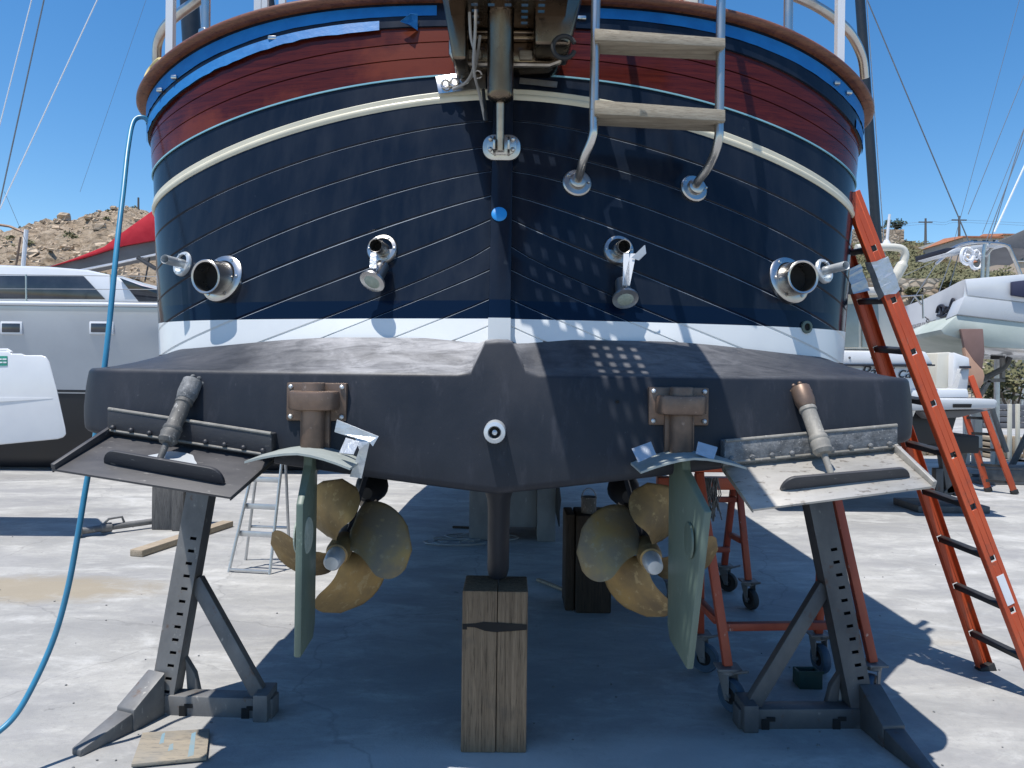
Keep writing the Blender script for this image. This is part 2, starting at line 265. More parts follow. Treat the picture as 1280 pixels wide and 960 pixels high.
# ------------------------------------------------------------------ mesh helpers
def frame(p0, p1, front=(0, -1, 0)):
    """columns: side, front, along"""
    p0, p1 = V(p0), V(p1); a = (p1 - p0).normalized(); f = V(front); f = (f - a * f.dot(a)).normalized(); s = a.cross(f).normalized()
    m = Matrix((s, f, a)).transposed().to_4x4(); m.translation = p0
    return m, (p1 - p0).length
class MB:
    def __init__(s): s.bm = bmesh.new(); s.mi = 0
    def verts(s, pts): return [s.bm.verts.new(p) for p in pts]
    def face(s, vs):
        try:
            f = s.bm.faces.new(vs); f.material_index = s.mi; return f
        except ValueError: return None
    def box(s, lo, hi, mat=None, taper=None):
        x0, y0, z0 = lo; x1, y1, z1 = hi
        pts = [(x0, y0, z0), (x1, y0, z0), (x1, y1, z0), (x0, y1, z0), (x0, y0, z1), (x1, y0, z1), (x1, y1, z1), (x0, y1, z1)]
        if mat: pts = [mat @ V(p) for p in pts]
        v = s.verts(pts)
        for q in ((3, 2, 1, 0), (4, 5, 6, 7), (0, 1, 5, 4), (1, 2, 6, 5), (2, 3, 7, 6), (3, 0, 4, 7)): s.face([v[i] for i in q])
        return s
    def beam(s, p0, p1, w, d, front=(0, -1, 0)):
        m, L = frame(p0, p1, front); return s.box((-w / 2, -d / 2, 0), (w / 2, d / 2, L), m)
    def hexa(s, pts):
        v = s.verts(pts)
        for q in ((3, 2, 1, 0), (4, 5, 6, 7), (0, 1, 5, 4), (1, 2, 6, 5), (2, 3, 7, 6), (3, 0, 4, 7)): s.face([v[i] for i in q])
        return s
    def grid(s, rows, cu=False, cv=False):
        R = [s.verts(r) for r in rows]; n = len(R); k = len(R[0])
        for i in range(n if cv else n - 1):
            for j in range(k if cu else k - 1):
                s.face([R[i][j], R[i][(j + 1) % k], R[(i + 1) % n][(j + 1) % k], R[(i + 1) % n][j]])
        return R
    def tube(s, pts, r, seg=10, caps=True):
        pts = [V(p) for p in pts]; n = len(pts); rows = []
        rr = r if isinstance(r, (list, tuple)) else [r] * n
        t = (pts[1] - pts[0]).normalized(); up = V((0, 0, 1)) if abs(t.z) < .9 else V((0, 1, 0))
        u = t.cross(up).normalized()
        for i in range(n):
            if i == 0: t = pts[1] - pts[0]
            elif i == n - 1: t = pts[-1] - pts[-2]
            else: t = (pts[i + 1] - pts[i]).normalized() + (pts[i] - pts[i - 1]).normalized()
            t.normalize(); u = (u - t * u.dot(t)).normalized(); w = t.cross(u)
            rows.append([pts[i] + (u * math.cos(2 * math.pi * k / seg) + w * math.sin(2 * math.pi * k / seg)) * rr[i] for k in range(seg)])
        R = s.grid(rows, cu=True)
        if caps: s.face(list(reversed(R[0]))); s.face(R[-1])
        return s
    def lathe(s, prof, o, axis, seg=28, caps=True):
        """profile of (radius, distance along axis)"""
        a = V(axis).normalized(); up = V((0, 0, 1)) if abs(a.z) < .9 else V((0, 1, 0)); u = a.cross(up).normalized(); w = a.cross(u); o = V(o)
        rows = [[o + a * t + (u * math.cos(2 * math.pi * k / seg) + w * math.sin(2 * math.pi * k / seg)) * max(r, .0002) for k in range(seg)] for r, t in prof]
        R = s.grid(rows, cu=True)
        if caps: s.face(list(reversed(R[0]))); s.face(R[-1])
        return s
    def prism(s, pts, ext):
        ext = V(ext); a = s.verts(pts); b = s.verts([V(p) + ext for p in pts]); n = len(a)
        s.face(list(reversed(a))); s.face(b)
        for i in range(n): s.face([a[i], a[(i + 1) % n], b[(i + 1) % n], b[i]])
        return s
    def build(s, name, mats, parent=None, smooth=38, bevel=0, seg=2):
        bm = s.bm
        bmesh.ops.recalc_face_normals(bm, faces=bm.faces[:])
        if bevel:
            ed = [e for e in bm.edges if len(e.link_faces) == 2 and e.calc_face_angle(0) > RAD(32)]
            if ed: bmesh.ops.bevel(bm, geom=ed, offset=bevel, segments=seg, profile=.5, affect='EDGES', clamp_overlap=True)
        me = bpy.data.meshes.new(name); bm.to_mesh(me); bm.free()
        for m in (mats if isinstance(mats, (list, tuple)) else [mats]): me.materials.append(M[m] if isinstance(m, str) else m)
        if smooth:
            me.polygons.foreach_set('use_smooth', [True] * len(me.polygons)); me.set_sharp_from_angle(angle=RAD(smooth))
        o = bpy.data.objects.new(name, me); C.objects.link(o); adopt(o, parent)
        return o
def adopt(o, parent):
    if parent is not None:
        o.parent = parent
        if parent.type == 'EMPTY': o.matrix_parent_inverse = Matrix.Translation(-parent.location)
def tag(o, label=None, cat=None, group=None, kind=None):
    if label: o['label'] = label
    if cat: o['category'] = cat
    if group: o['group'] = group
    if kind: o['kind'] = kind
    return o
def thing(name, loc, label, cat, group=None):
    o = bpy.data.objects.new(name, None); C.objects.link(o); o.location = loc; o.empty_display_size = .2
    return tag(o, label, cat, group)
def copy_tree(o, parent=None):
    c = o.copy(); C.objects.link(c)
    if parent is not None: c.parent = parent
    for ch in list(o.children): copy_tree(ch, c)
    return c
def text(name, body, size, mat, m4, parent, shear=0, extrude=.002, align='CENTER'):
    cu = bpy.data.curves.new(name, 'FONT'); cu.body = body; cu.size = size; cu.shear = shear; cu.extrude = extrude; cu.align_x = align; cu.align_y = 'CENTER'
    t = bpy.data.objects.new(name, cu); C.objects.link(t); bpy.context.view_layer.update()
    me = bpy.data.meshes.new_from_object(t.evaluated_get(bpy.context.evaluated_depsgraph_get())); bpy.data.objects.remove(t); me.name = name
    me.materials.clear(); me.materials.append(M[mat]); me.transform(m4)
    o = bpy.data.objects.new(name, me); C.objects.link(o); adopt(o, parent); return o
def facing(o, xdir, updir):
    x = V(xdir).normalized(); y = V(updir); y = (y - x * y.dot(x)).normalized(); z = x.cross(y)
    m = Matrix((x, y, z)).transposed().to_4x4(); m.translation = o; return m
def lerp(x, xs, ys):
    if x <= xs[0]: return ys[0]
    for i in range(len(xs) - 1):
        if x <= xs[i + 1]: return ys[i] + (ys[i + 1] - ys[i]) * (x - xs[i]) / (xs[i + 1] - xs[i])
    return ys[-1]
def sm(a, b, x):
    t = min(1, max(0, (x - a) / (b - a))); return t * t * (3 - 2 * t)
def spline(pts, n=8):
    pts = [V(p) for p in pts]; out = []
    for i in range(len(pts) - 1):
        p0 = pts[max(i - 1, 0)]; p1 = pts[i]; p2 = pts[i + 1]; p3 = pts[min(i + 2, len(pts) - 1)]
        for k in range(n):
            t = k / n
            out.append(.5 * ((2 * p1) + (p2 - p0) * t + (2 * p0 - 5 * p1 + 4 * p2 - p3) * t * t + (3 * p1 - p0 - 3 * p2 + p3) * t ** 3))
    out.append(pts[-1]); return out

# ================================================================== THE YACHT
XC = -0.055
NEXP, LST = 2.5, .70
def ratio(B, D0):
    best = 0
    for i in range(1, 90):
        th = RAD(i); x = B * math.sin(th) ** (2 / NEXP); y = D0 + LST * (1 - math.cos(th) ** (2 / NEXP)); best = max(best, x / y)
    return best
def solveB(D0, r):
    lo, hi = 1.2, 2.4
    for _ in range(40):
        mid = (lo + hi) / 2
        if ratio(mid, D0) < r: lo = mid
        else: hi = mid
    return lo
ZK = [1.5, 1.83, 2.40, 2.99, 3.354, 3.481]
DK = [2.489 + .29 * z for z in ZK]
BK = [solveB(d, r) for d, r in zip(DK, [.450, .459, .475, .4855, .492, .494])]
RZ = [1.50, 1.913, 2.164, 2.277, 2.397, 2.50, 2.613, 2.732, 2.862, 2.99, 3.10, 3.195, 3.278, 3.354, 3.481]
R1 = [.45, .45, .46, .475, .44, .375, .325, .285, .243, .187, .138, .116, .106, .075, .050]
R2 = [.68, .68, .69, .68, .655, .61, .57, .515, .455, .39, .315, .30, .285, .285, .22]
def drop(z0, ax):
    if ax < 1e-5: return 0
    d1, d2 = lerp(z0, RZ, R1), lerp(z0, RZ, R2)
    return d1 * (ax / 1.13) ** (math.log(d2 / d1) / math.log(1.74 / 1.13))
SP = [('t', RAD(90) * (i / 44) ** 1.0) for i in range(45)] + [('y', .25 + i * .45) for i in range(12)] + [('b', (i + 1) / 14) for i in range(14)]
def hull_pt(z0, sp, off=0.0):
    B, D0 = lerp(z0, ZK, BK), lerp(z0, ZK, DK); k, v = sp
    def at(sp):
        k, v = sp
        if k == 't': return B * math.sin(v) ** (2 / NEXP), D0 + LST * (1 - math.cos(v) ** (2 / NEXP))
        if k == 'y': return B, D0 + LST + v
        y0 = D0 + LST + 5.2
        return B * (1 - v ** 2.2), y0 + 4.2 * v
    x, y = at(sp)
    yc = D0 + LST
    z = z0 - drop(z0, min(x, B) if k == 't' else B) + .05 * max(0, y - yc) + .012 * max(0, y - yc) ** 1.6
    if off:
        if k == 't':
            e = 1e-3; a = at(('t', max(v - e, 0))); b = at(('t', min(v + e, RAD(90)))); tx, ty = b[0] - a[0], b[1] - a[1]
        elif k == 'y': tx, ty = 0, 1
        else: a = at(('b', max(v - .01, 0))); b = at(('b', min(v + .01, 1))); tx, ty = b[0] - a[0], b[1] - a[1]
        l = math.hypot(tx, ty) or 1; nx, ny = ty / l, -tx / l
        x += nx * off; y += ny * off
    return x, y, z
def hull_row(z0, off=0.0, sps=None, dz=0):
    pts = [hull_pt(z0, sp, off) for sp in (sps or SP)]
    return [V((XC - x, y, z + dz)) for x, y, z in reversed(pts[1:])] + [V((XC + x, y, z + dz)) for x, y, z in pts]
def hull_at(x, z):
    """aft surface point of the hull at boat-relative x and height z"""
    z0 = z
    for _ in range(30): z0 += (z - (z0 - drop(z0, abs(x)))) * .8
    B, D0 = lerp(z0, ZK, BK), lerp(z0, ZK, DK); s = min(1, abs(x) / B)
    return D0 + LST * (1 - (1 - s ** NEXP) ** (1 / NEXP))

boat = thing('motor_yacht', (XC, 3.4, 0), 'large navy blue motor yacht with mahogany bulwark, seen from its stern in the yard', 'motor yacht')
SEAMS = [1.70, 1.80, 1.913, 2.032, 2.164, 2.277, 2.397, 2.50, 2.613, 2.732, 2.862]
rows = [(1.50, 0, 0)]
for sv in SEAMS:
    rows += [(sv - .030, 0, 0), (sv - .0042, .0, 0), (sv - .0005, -.0065, 1), (sv + .005, .0, 0), (sv + .03, 0, 0)]
rows += [(2.94, 0, 0), (3.02, 0, 0), (3.101, 0, 0)]
def hull_mb():
    m = MB(); prev = None
    for z0, off, mi in rows:
        r = m.verts(hull_row(z0, off))
        if prev:
            m.mi = mi
            for j in range(len(r) - 1): m.face([prev[j], prev[j + 1], r[j + 1], r[j]])
        prev = r
    return m
def cut(m, z, keep_above):
    g = m.bm.verts[:] + m.bm.edges[:] + m.bm.faces[:]
    bmesh.ops.bisect_plane(m.bm, geom=g, plane_co=(0, 0, z), plane_no=(0, 0, 1), clear_inner=keep_above, clear_outer=not keep_above)
h = hull_mb(); cut(h, 1.925, True); hull = h.build('hull', ['navy', 'seam'], boat, smooth=18)
h = hull_mb(); cut(h, 1.925, False); cut(h, 1.765, True)
yb = lambda z: lerp(z, ZK, DK)
# white part of the stern post belongs to the stripe
h.mi = 0; h.box((XC - .047, yb(1.87) - .036, 1.765), (XC + .047, yb(1.87) + .05, 1.925)); h.build('boot_stripe', ['stripe', 'stripe'], boat, smooth=18)
h = hull_mb(); cut(h, 1.765, False); cut(h, 1.56, True); h.build('lower_hull', ['antifoul', 'antifoul'], boat, smooth=50)
# underwater body
m = MB(); rws = []
for i in range(34):
    Y = 3.05 + 10.2 * i / 33
    if Y < 4: hb = 1.66
    else: hb = lerp(1.6, ZK, BK) * (1 - max(0, (Y - 9) / 4.4) ** 2.2)
    hb = max(hb, .05); zk = 1.24 - .10 * sm(3.3, 7, Y) + .4 * sm(10.5, 13.3, Y)
    rws.append([V((XC + hb * u, Y, min(1.75, zk + .10 * abs(hb * u) + (1.70 - zk - .10 * hb) * abs(u) ** (9 if Y < 4.6 else 5)))) for u in [k / 12 - 1 for k in range(25)]])
m.grid(rws); m.build('underwater_body', 'antifoul', boat)
# stern post, following the rake
m = MB(); zs = [1.925, 2.1, 2.3, 2.5, 2.7, 2.97]
m.grid([[V((XC + a, yb(z) + b, z)) for a, b in ((-.047, .05), (-.047, -.036), (.047, -.036), (.047, .05))] for z in zs], cu=True)
m.build('stern_post', 'navy', boat, bevel=.006)
# bulwark: three mahogany planks with dark seams
m = MB(); prev = None
brow = [(3.101, .0)]
for sv in (3.195, 3.278): brow += [(sv - .02, 0), (sv - .003, 0), (sv, -.009), (sv + .003, 0), (sv + .02, 0)]
brow += [(3.356, 0)]
m.grid([hull_row(z, o + .004) for z, o in brow]); m.build('bulwark', 'mahogany', boat, smooth=50)
m = MB(); m.grid([hull_row(z, o) for z, o in ((3.352, .0), (3.356, .014), (3.42, .016), (3.484, .016))]); m.build('fascia', 'navy', boat)
def sweep(z0, sec, sps=None):
    m = MB(); m.grid([hull_row(z0, o, sps, dz) for o, dz in sec], cv=True); return m
sweep(2.99, [(-.004, .030), (.004, .029), (.006, .026), (.006, .006), (.010, .002), (.012, -.004), (.011, -.016), (.006, -.024), (-.004, -.026)]).build('rubbing_strake', 'cream', boat, smooth=30)
sweep(3.101, [(.002, .003), (.008, .003), (.008, -.004), (.002, -.004)]).build('paint_line', 'teal', boat)
capsec = [(.046 + .022 * math.cos(a), .020 + .022 * math.sin(a)) for a in [RAD(x) for x in (-90, -55, -20, 15, 50, 90)]] + [(-.085, .042), (-.085, -.002)]
sweep(3.484, capsec).build('cap_rail', 'caprail', boat, smooth=50)
# masking tape in two strips with ragged lower edge
def tape_strip(za, zb, sides, off, jit):
    rnd = random.Random(int(za * 1000))
    for sg, a0, a1 in sides:
        top, bot = [], []; n = 46; j = 0; m = MB()
        for i in range(n + 1):
            th = a0 + (a1 - a0) * i / n; j = .6 * j + rnd.uniform(-jit, jit)
            xa = hull_pt(zb, ('t', th), off); xb = hull_pt(za + j, ('t', th), off + rnd.uniform(-.001, .002))
            top.append(V((XC + sg * xa[0], xa[1], xa[2]))); bot.append(V((XC + sg * xb[0], xb[1], xb[2])))
        m.grid([top, bot]); tp = m.build('masking_tape', 'tape', boat)
    return tp
tape_strip(3.412, 3.468, ((1, RAD(9), RAD(84)), (-1, RAD(6), RAD(82))), .0185, .0012)
tp = tape_strip(3.348, 3.392, ((1, RAD(66), RAD(82)), (-1, RAD(13), RAD(80))), .0195, .003)
# torn flap of tape near the passerelle
fl = [P(522, 18, 3.45), P(513, 17, 3.41), P(500, 27, 3.43), P(512, 31, 3.41), P(522, 38, 3.45)]
m = MB(); m.prism(fl, (0, .004, .003)); m.build('tape_flap', 'tape', tp)
# deck that closes the hull
m = MB(); r = hull_row(3.3, -.02); half = len(r) // 2
for i in range(half): 
    a, b = r[i], r[i + 1]; c, d = r[len(r) - 2 - i], r[len(r) - 1 - i]
    vs = m.verts([a, b, c, d] if (b - c).length > 1e-4 else [a, b, d]); m.face(vs)
m.build('deck', 'teak', boat)
# swim platform / hull extension
def plat_perim():
    pts = []; a = .125
    for i in range(0, 61):
        x = -1.62 + 3.24 * i / 60; pts.append((x, 2.785 + .155 * (abs(x) / 1.7) ** 2.0, 0))
    y1 = 2.785 + .155 * (1.62 / 1.7) ** 2; xe = 1.745
    left = [(-1.62 - a * math.sin(t), y1 + .01 + a * (1 - math.cos(t)), t) for t in [RAD(k * 10) for k in range(1, 10)]]
    left += [(-xe, 3.12 + .15 * k, RAD(90)) for k in range(8)]
    right = [(-x, y, t) for x, y, t in left]
    return list(reversed(left)) + pts + right
per = plat_perim(); m = MB(); cols = []
def zbot(x): return 1.222 + .118 * abs(x) ** 1.05
B18, D18 = lerp(1.83, ZK, BK), lerp(1.83, ZK, DK)
nside = 17
for i, (x, y, t) in enumerate(per):
    aft = 1 - sm(RAD(20), RAD(85), t); sg = -1 if x < 0 else 1
    bump_c = 1 - sm(.045, .12, abs(x))        # fairing under the stern post
    zt = 1.695 + .135 * bump_c; zi = 1.84 - .05 * sm(.7, 1.65, abs(x))
    e = max(0, nside - i, i - (len(per) - 1 - nside))       # steps past the corner
    th0 = math.asin(min(1, (.95 * min(abs(x), 1.62) / B18) ** (NEXP / 2))); th = th0 + (RAD(88) - th0) * min(1, e / 16.0)
    xi = sg * (B18 * math.sin(th) ** (2 / NEXP) - .02); yi = D18 + LST * (1 - math.cos(th) ** (2 / NEXP)) + .04
    nrm = V((-math.sin(t) if x < 0 else math.sin(t), -math.cos(t), 0))
    p = V((x, y, 0)); q = V((xi, yi, 0)); d = (q - p)
    zb = zbot(x) + (.03 if aft < .5 else 0)
    rk = V((0, 0, 0)); col = []
    for f in (1, .85, .7, .5, .3, .15, .07):
        col.append(V((x + d.x * f, y + d.y * f, zt + (zi - zt) * f ** (1.25 + .5 * sm(.9, 1.6, abs(x))))))
    for k in (70, 45, 20, 0):
        a = RAD(k); col.append(p - nrm * .022 * (1 - math.cos(a)) + V((0, 0, zt - .022 + .022 * math.sin(a) + .002)))
    for f in (.25, .5, .75): col.append(p + V((0, 0, (zt - .03) * (1 - f) + (zb + .03) * f)) + nrm * .004)
    for k in (0, 30, 60, 90):
        a = RAD(k); col.append(p - nrm * .035 * (1 - math.cos(a)) + V((0, 0, zb + .035 - .035 * math.sin(a))))
    for f in (.3, .7, 1): col.append(V((x + d.x * f * .9, y + d.y * f, zb + .004 * f)))
    cols.append([c + V((XC, .16 * max(0, min(c.z, zt + .02) - zb) * (1 - sm(.0, .24, (c.xy - p.xy).length if c.z > zt - .03 else 0)), 0)) for c in col])
m.grid(cols); m.build('swim_platform', 'antifoul', boat, smooth=55)
# keel ending in a round nosed skeg
m = MB(); lv = []
for z in (.735, .76, .9, 1.02, 1.10, 1.16, 1.20, 1.235, 1.3):
    w = .052 + .055 * sm(1.05, 1.25, z) ** 1.4 + (-.006 if z < .75 else 0); ys = 3.335 - .10 * sm(1.0, 1.25, z) + (.008 if z < .75 else 0)
    sec = [(-w, 10.0), (-w, 6), (-w, ys + w * 2.2)] + [(-w * math.cos(a), ys + w * 2.2 * (1 - math.sin(a))) for a in [RAD(k * 15) for k in range(1, 12)]] + [(w, ys + w * 2.2), (w, 6), (w, 10.0)]
    lv.append([V((XC + x, y, z - .03 * sm(3.6, 9, y) * (1 if z < 1 else 0))) for x, y in sec])
R = m.grid(lv, cu=True); m.face(R[0]); m.build('keel', 'antifoul', boat)

# exhausts and drains
def pipe(name, px, py, fr, pr, length, prof_flange=.012, tilt=(0, -1, -.03), mat='steel'):
    x0 = (unroll(px, py)[0] / F) ; D = 3.15
    for _ in range(6): 
        p = P(px, py, D); D = hull_at(p.x - XC, p.z)
    p = P(px, py, D); e = .02
    # hull normal
    dx = (hull_at(p.x - XC + e, p.z) - hull_at(p.x - XC - e, p.z)) / (2 * e); n = V((dx, -1, .29)).normalized()
    m = MB(); m.lathe([(fr, -.01), (fr, .006), (fr * .93, .013), (fr * .72, .016), (fr * .72, .0)], p, n, 32)
    for k in range(6):
        a = k * math.pi / 3; u = n.cross(V((0, 0, 1))).normalized(); w = n.cross(u)
        m.lathe([(fr * .07, .011), (fr * .07, .018), (0, .02)], p + (u * math.cos(a) + w * math.sin(a)) * fr * .82, n, 8)
    fl = m.build('pipe_flange', mat, None, smooth=40); adopt(fl, boat)
    ax = V(tilt).normalized(); q = p + ax * length
    m = MB(); m.lathe([(pr, -.05), (pr, length), (pr * .96, length + .003), (pr * .86, length), (pr * .86, .02), (0.001, .02)], p, ax, 32, caps=False)
    o = m.build(name, mat, boat)
    fl.parent = o; fl.matrix_parent_inverse = Matrix.Identity(4)
    m = MB(); m.lathe([(pr * .855, .03), (pr * .855, .031), (0.001, .032)], p, ax, 24); m.build('pipe_bore', 'black', o)
    return p, n, o
pipe('exhaust_pipe', 278, 348, .116, .078, .115, tilt=(-.30, -1, -.06))
pipe('exhaust_pipe', 986, 350, .116, .078, .115, tilt=(.20, -1, .0))
pipe('drain_pipe', 229, 330, .062, .021, .15, tilt=(-.12, -1, 0), mat='zinc')
pipe('drain_pipe', 1029, 339, .062, .021, .15, tilt=(.30, -1, .05), mat='zinc')
for px, py, sx in ((478, 312, -1), (773, 313, 1)):
    p, n, o = pipe('deck_drain', px, py, .070, .031, .105, tilt=(.10 * sx, -1, .0), mat='steel')
    q = p + V((.012 * sx, -.12, -.145 if sx < 0 else -.215))
    ax = V((-.28 if sx < 0 else .05, -.62, -.72)).normalized()
    m = MB(); m.lathe([(.030, -.09), (.034, -.04), (.038, .0), (.056, .012), (.056, .022), (.038, .024)], q, ax, 24); li = m.build('hanging_lamp', 'steel', boat)
    m = MB(); m.lathe([(.036, .0235), (.03, .027), (.001, .029)], q, ax, 24); m.build('lamp_lens', 'paleprimer', li)
    m = MB(); w = .012
    t0, t1_ = p + V((.016 * sx, -.115, -.034)), q + V((0, -.02, .04))
    for a in (0,) if sx < 0 else (0, .03):
        m.prism([t0 + V((-w + a, -.01, 0)), t0 + V((w + a, -.01, 0)), t1_ + V((w * 1.3, -.012, 0)), t1_ + V((-w * 1.2, -.012, 0))], (0, .004, 0))
    if sx > 0: m.prism([t0 + V((.02, -.02, -.02)), t0 + V((.055, -.03, .015)), t0 + V((.075, -.02, .035)), t0 + V((.08, -.02, .0)), t0 + V((.05, -.02, -.03))], (.004, .004, 0))
    m.build('tape_strap' if sx < 0 else 'white_rag', 'duct' if sx < 0 else 'white', li)
# small through-hull, blue plug, round anode
def skin(px, py, D=3.1):
    for _ in range(6): p = P(px, py, D); D = hull_at(p.x - XC, p.z)
    return P(px, py, D)
p = skin(1007, 409); m = MB(); m.lathe([(.030, -.01), (.030, .012), (.018, .014), (.018, .0)], p, (.35, -1, 0), 20); o = m.build('through_hull', 'greenfilm', boat)
m = MB(); m.lathe([(.018, .004), (.001, .005)], p, (.35, -1, 0), 16); m.build('bore', 'black', o)
p = P(624, 268, yb(2.397) - .039); m = MB(); m.lathe([(.033, -.004), (.034, .004), (.030, .007), (.001, .008)], p, (0, -1, .29), 20); m.build('blue_plug', 'bluedot', boat)
p = P(619, 538, 2.82); m = MB(); m.lathe([(.042, -.03), (.042, .10), (.040, .108), (.026, .112), (.022, .098), (.022, .02)], p, (0, -1, 0), 28); m.lathe([(.010, .02), (.010, .10), (.004, .104)], p, (0, -1, 0), 12)
o = m.build('round_anode', 'zinc', boat); m = MB(); m.lathe([(.0215, .09), (.001, .091)], p, (0, -1, 0), 20); m.build('anode_bore', 'black', o)
for px, py in ((520 + 252, 502), (772, 522)):
    m = MB(); m.lathe([(.007, -.004), (.007, .003), (.001, .005)], P(px, py, 2.84), (0, -1, 0), 10); m.build('screw_head', 'black', boat)

# rudders with bronze heads
for sg in (-1, 1):
    x = XC + sg * .712; ya = 2.812 + .155 * (.71 / 1.7) ** 2
    zt = 1.648
    m = MB(); m.box((x - .118, ya - .012, zt - .15), (x + .118, ya + .05, zt)); rm = m.build('rudder_bracket', 'bronze', boat, bevel=.006)
    m = MB()
    for bx in (-.1, 0, .1):
        for bz in (-.016, -.133): m.lathe([(.009, 0), (.009, .006), (.004, .010)], (x + bx, ya - .012, zt + bz), (0, -1, 0), 8)
    m.build('bracket_bolt', 'zinc', rm)
    m = MB()
    oc = [(-.095, 0), (-.095, -.05), (-.08, -.085), (-.045, -.105), (.045, -.105), (.08, -.085), (.095, -.05), (.095, 0)]
    m.prism([V((x + a, ya + b - .012, zt - .105)) for a, b in oc], (0, 0, .075)); m.build('bronze_housing', 'bronze', rm, bevel=.012)
    m = MB(); m.box((x - .058, ya - .03, 1.375), (x + .058, ya + .02, zt - .10)); m.lathe([(.045, 0), (.045, .28)], (x, ya - .055, 1.37), (0, 0, 1), 20); m.build('stock_housing', 'bronze', rm, bevel=.006)
    # rudder
    xt = sg * .03
    rd = MB(); n = 12
    outline = [(2.86, 1.375), (2.74, 1.375), (2.735, 1.335), (2.585, 1.215), (2.575, .668), (2.80, .655), (2.845, .70)] if sg < 0 else [(2.87, 1.375), (2.74, 1.375), (2.735, 1.335), (2.545, 1.215), (2.62, .625), (2.83, .655), (2.865, .70)]
    def bx(y, z): return (x - .015 + (2.84 - y) * .10) if sg < 0 else (x - .01 + (2.86 - y) * .17 * (1 if z > .9 else .35))
    A = [V((bx(y, z) - (.017 if y > 2.65 else .013), y, z)) for y, z in outline]; Bq = [V((bx(y, z) + (.017 if y > 2.65 else .013), y, z)) for y, z in outline]
    va, vb = rd.verts(A), rd.verts(Bq); rd.face(list(reversed(va))); rd.face(vb)
    for i in range(len(va)): rd.face([va[i], va[(i + 1) % len(va)], vb[(i + 1) % len(va)], vb[i]])
    blade = rd.build('rudder_blade', 'greenfilm', boat, bevel=.006)
    for s2 in (-1, 1):
        m = MB(); prof = [(.070, -.002), (.066, .004), (.05, .007), (.001, .008)]
        m.lathe(prof, (bx(2.68, 1.1) + s2 * .015, 2.67, 1.085), (s2, 0, 0), 20); o = m.build('rudder_anode', 'paleprimer' if sg < 0 else 'greenfilm', blade)
    m = MB(); rw = []
    for i in range(9):
        u = i / 8 * 2 - 1; xx = x + u * .19; zz = 1.40 - .042 * abs(u) ** 1.6 + (.010 * u * sg)
        rw.append([V((xx, yy, zz + dz)) for yy, dz in ((2.82, .004), (2.70, .002), (2.585, .0), (2.585, -.008), (2.70, -.006), (2.82, -.004))])
    R = m.grid(rw, cu=True); m.face(R[0]); m.face(list(reversed(R[-1]))); ap = m.build('cavitation_plate', 'antiplate', boat)
    # foil tape flaps
    m = MB()
    if sg < 0:
        a = [P(421, 525, 2.74), P(473, 546, 2.70), P(466, 558, 2.69), P(462, 553, 2.69), P(452, 598, 2.70), P(437, 596, 2.72), P(449, 562, 2.70), P(444, 548, 2.72), P(418, 540, 2.74)]
        m.prism(a, (0, .004, .002)); m.build('foil_tape', 'duct', ap, smooth=20); m = MB(); m.prism([P(424, 566, 2.66), P(432, 548, 2.66), P(449, 553, 2.66), P(442, 568, 2.58)], (0, .004, .003))
    else:
        m.prism([P(790, 562, 2.62), P(814, 553, 2.66), P(820, 568, 2.63), P(798, 578, 2.58)], (0, .004, .003)); m.build('foil_tape', 'duct', ap, smooth=20); m = MB()
        m.prism([P(870, 567, 2.62), P(873, 553, 2.66), P(897, 560, 2.66), P(892, 575, 2.60)], (0, .004, .003))
    m.build('foil_tape', 'duct', ap, smooth=20)

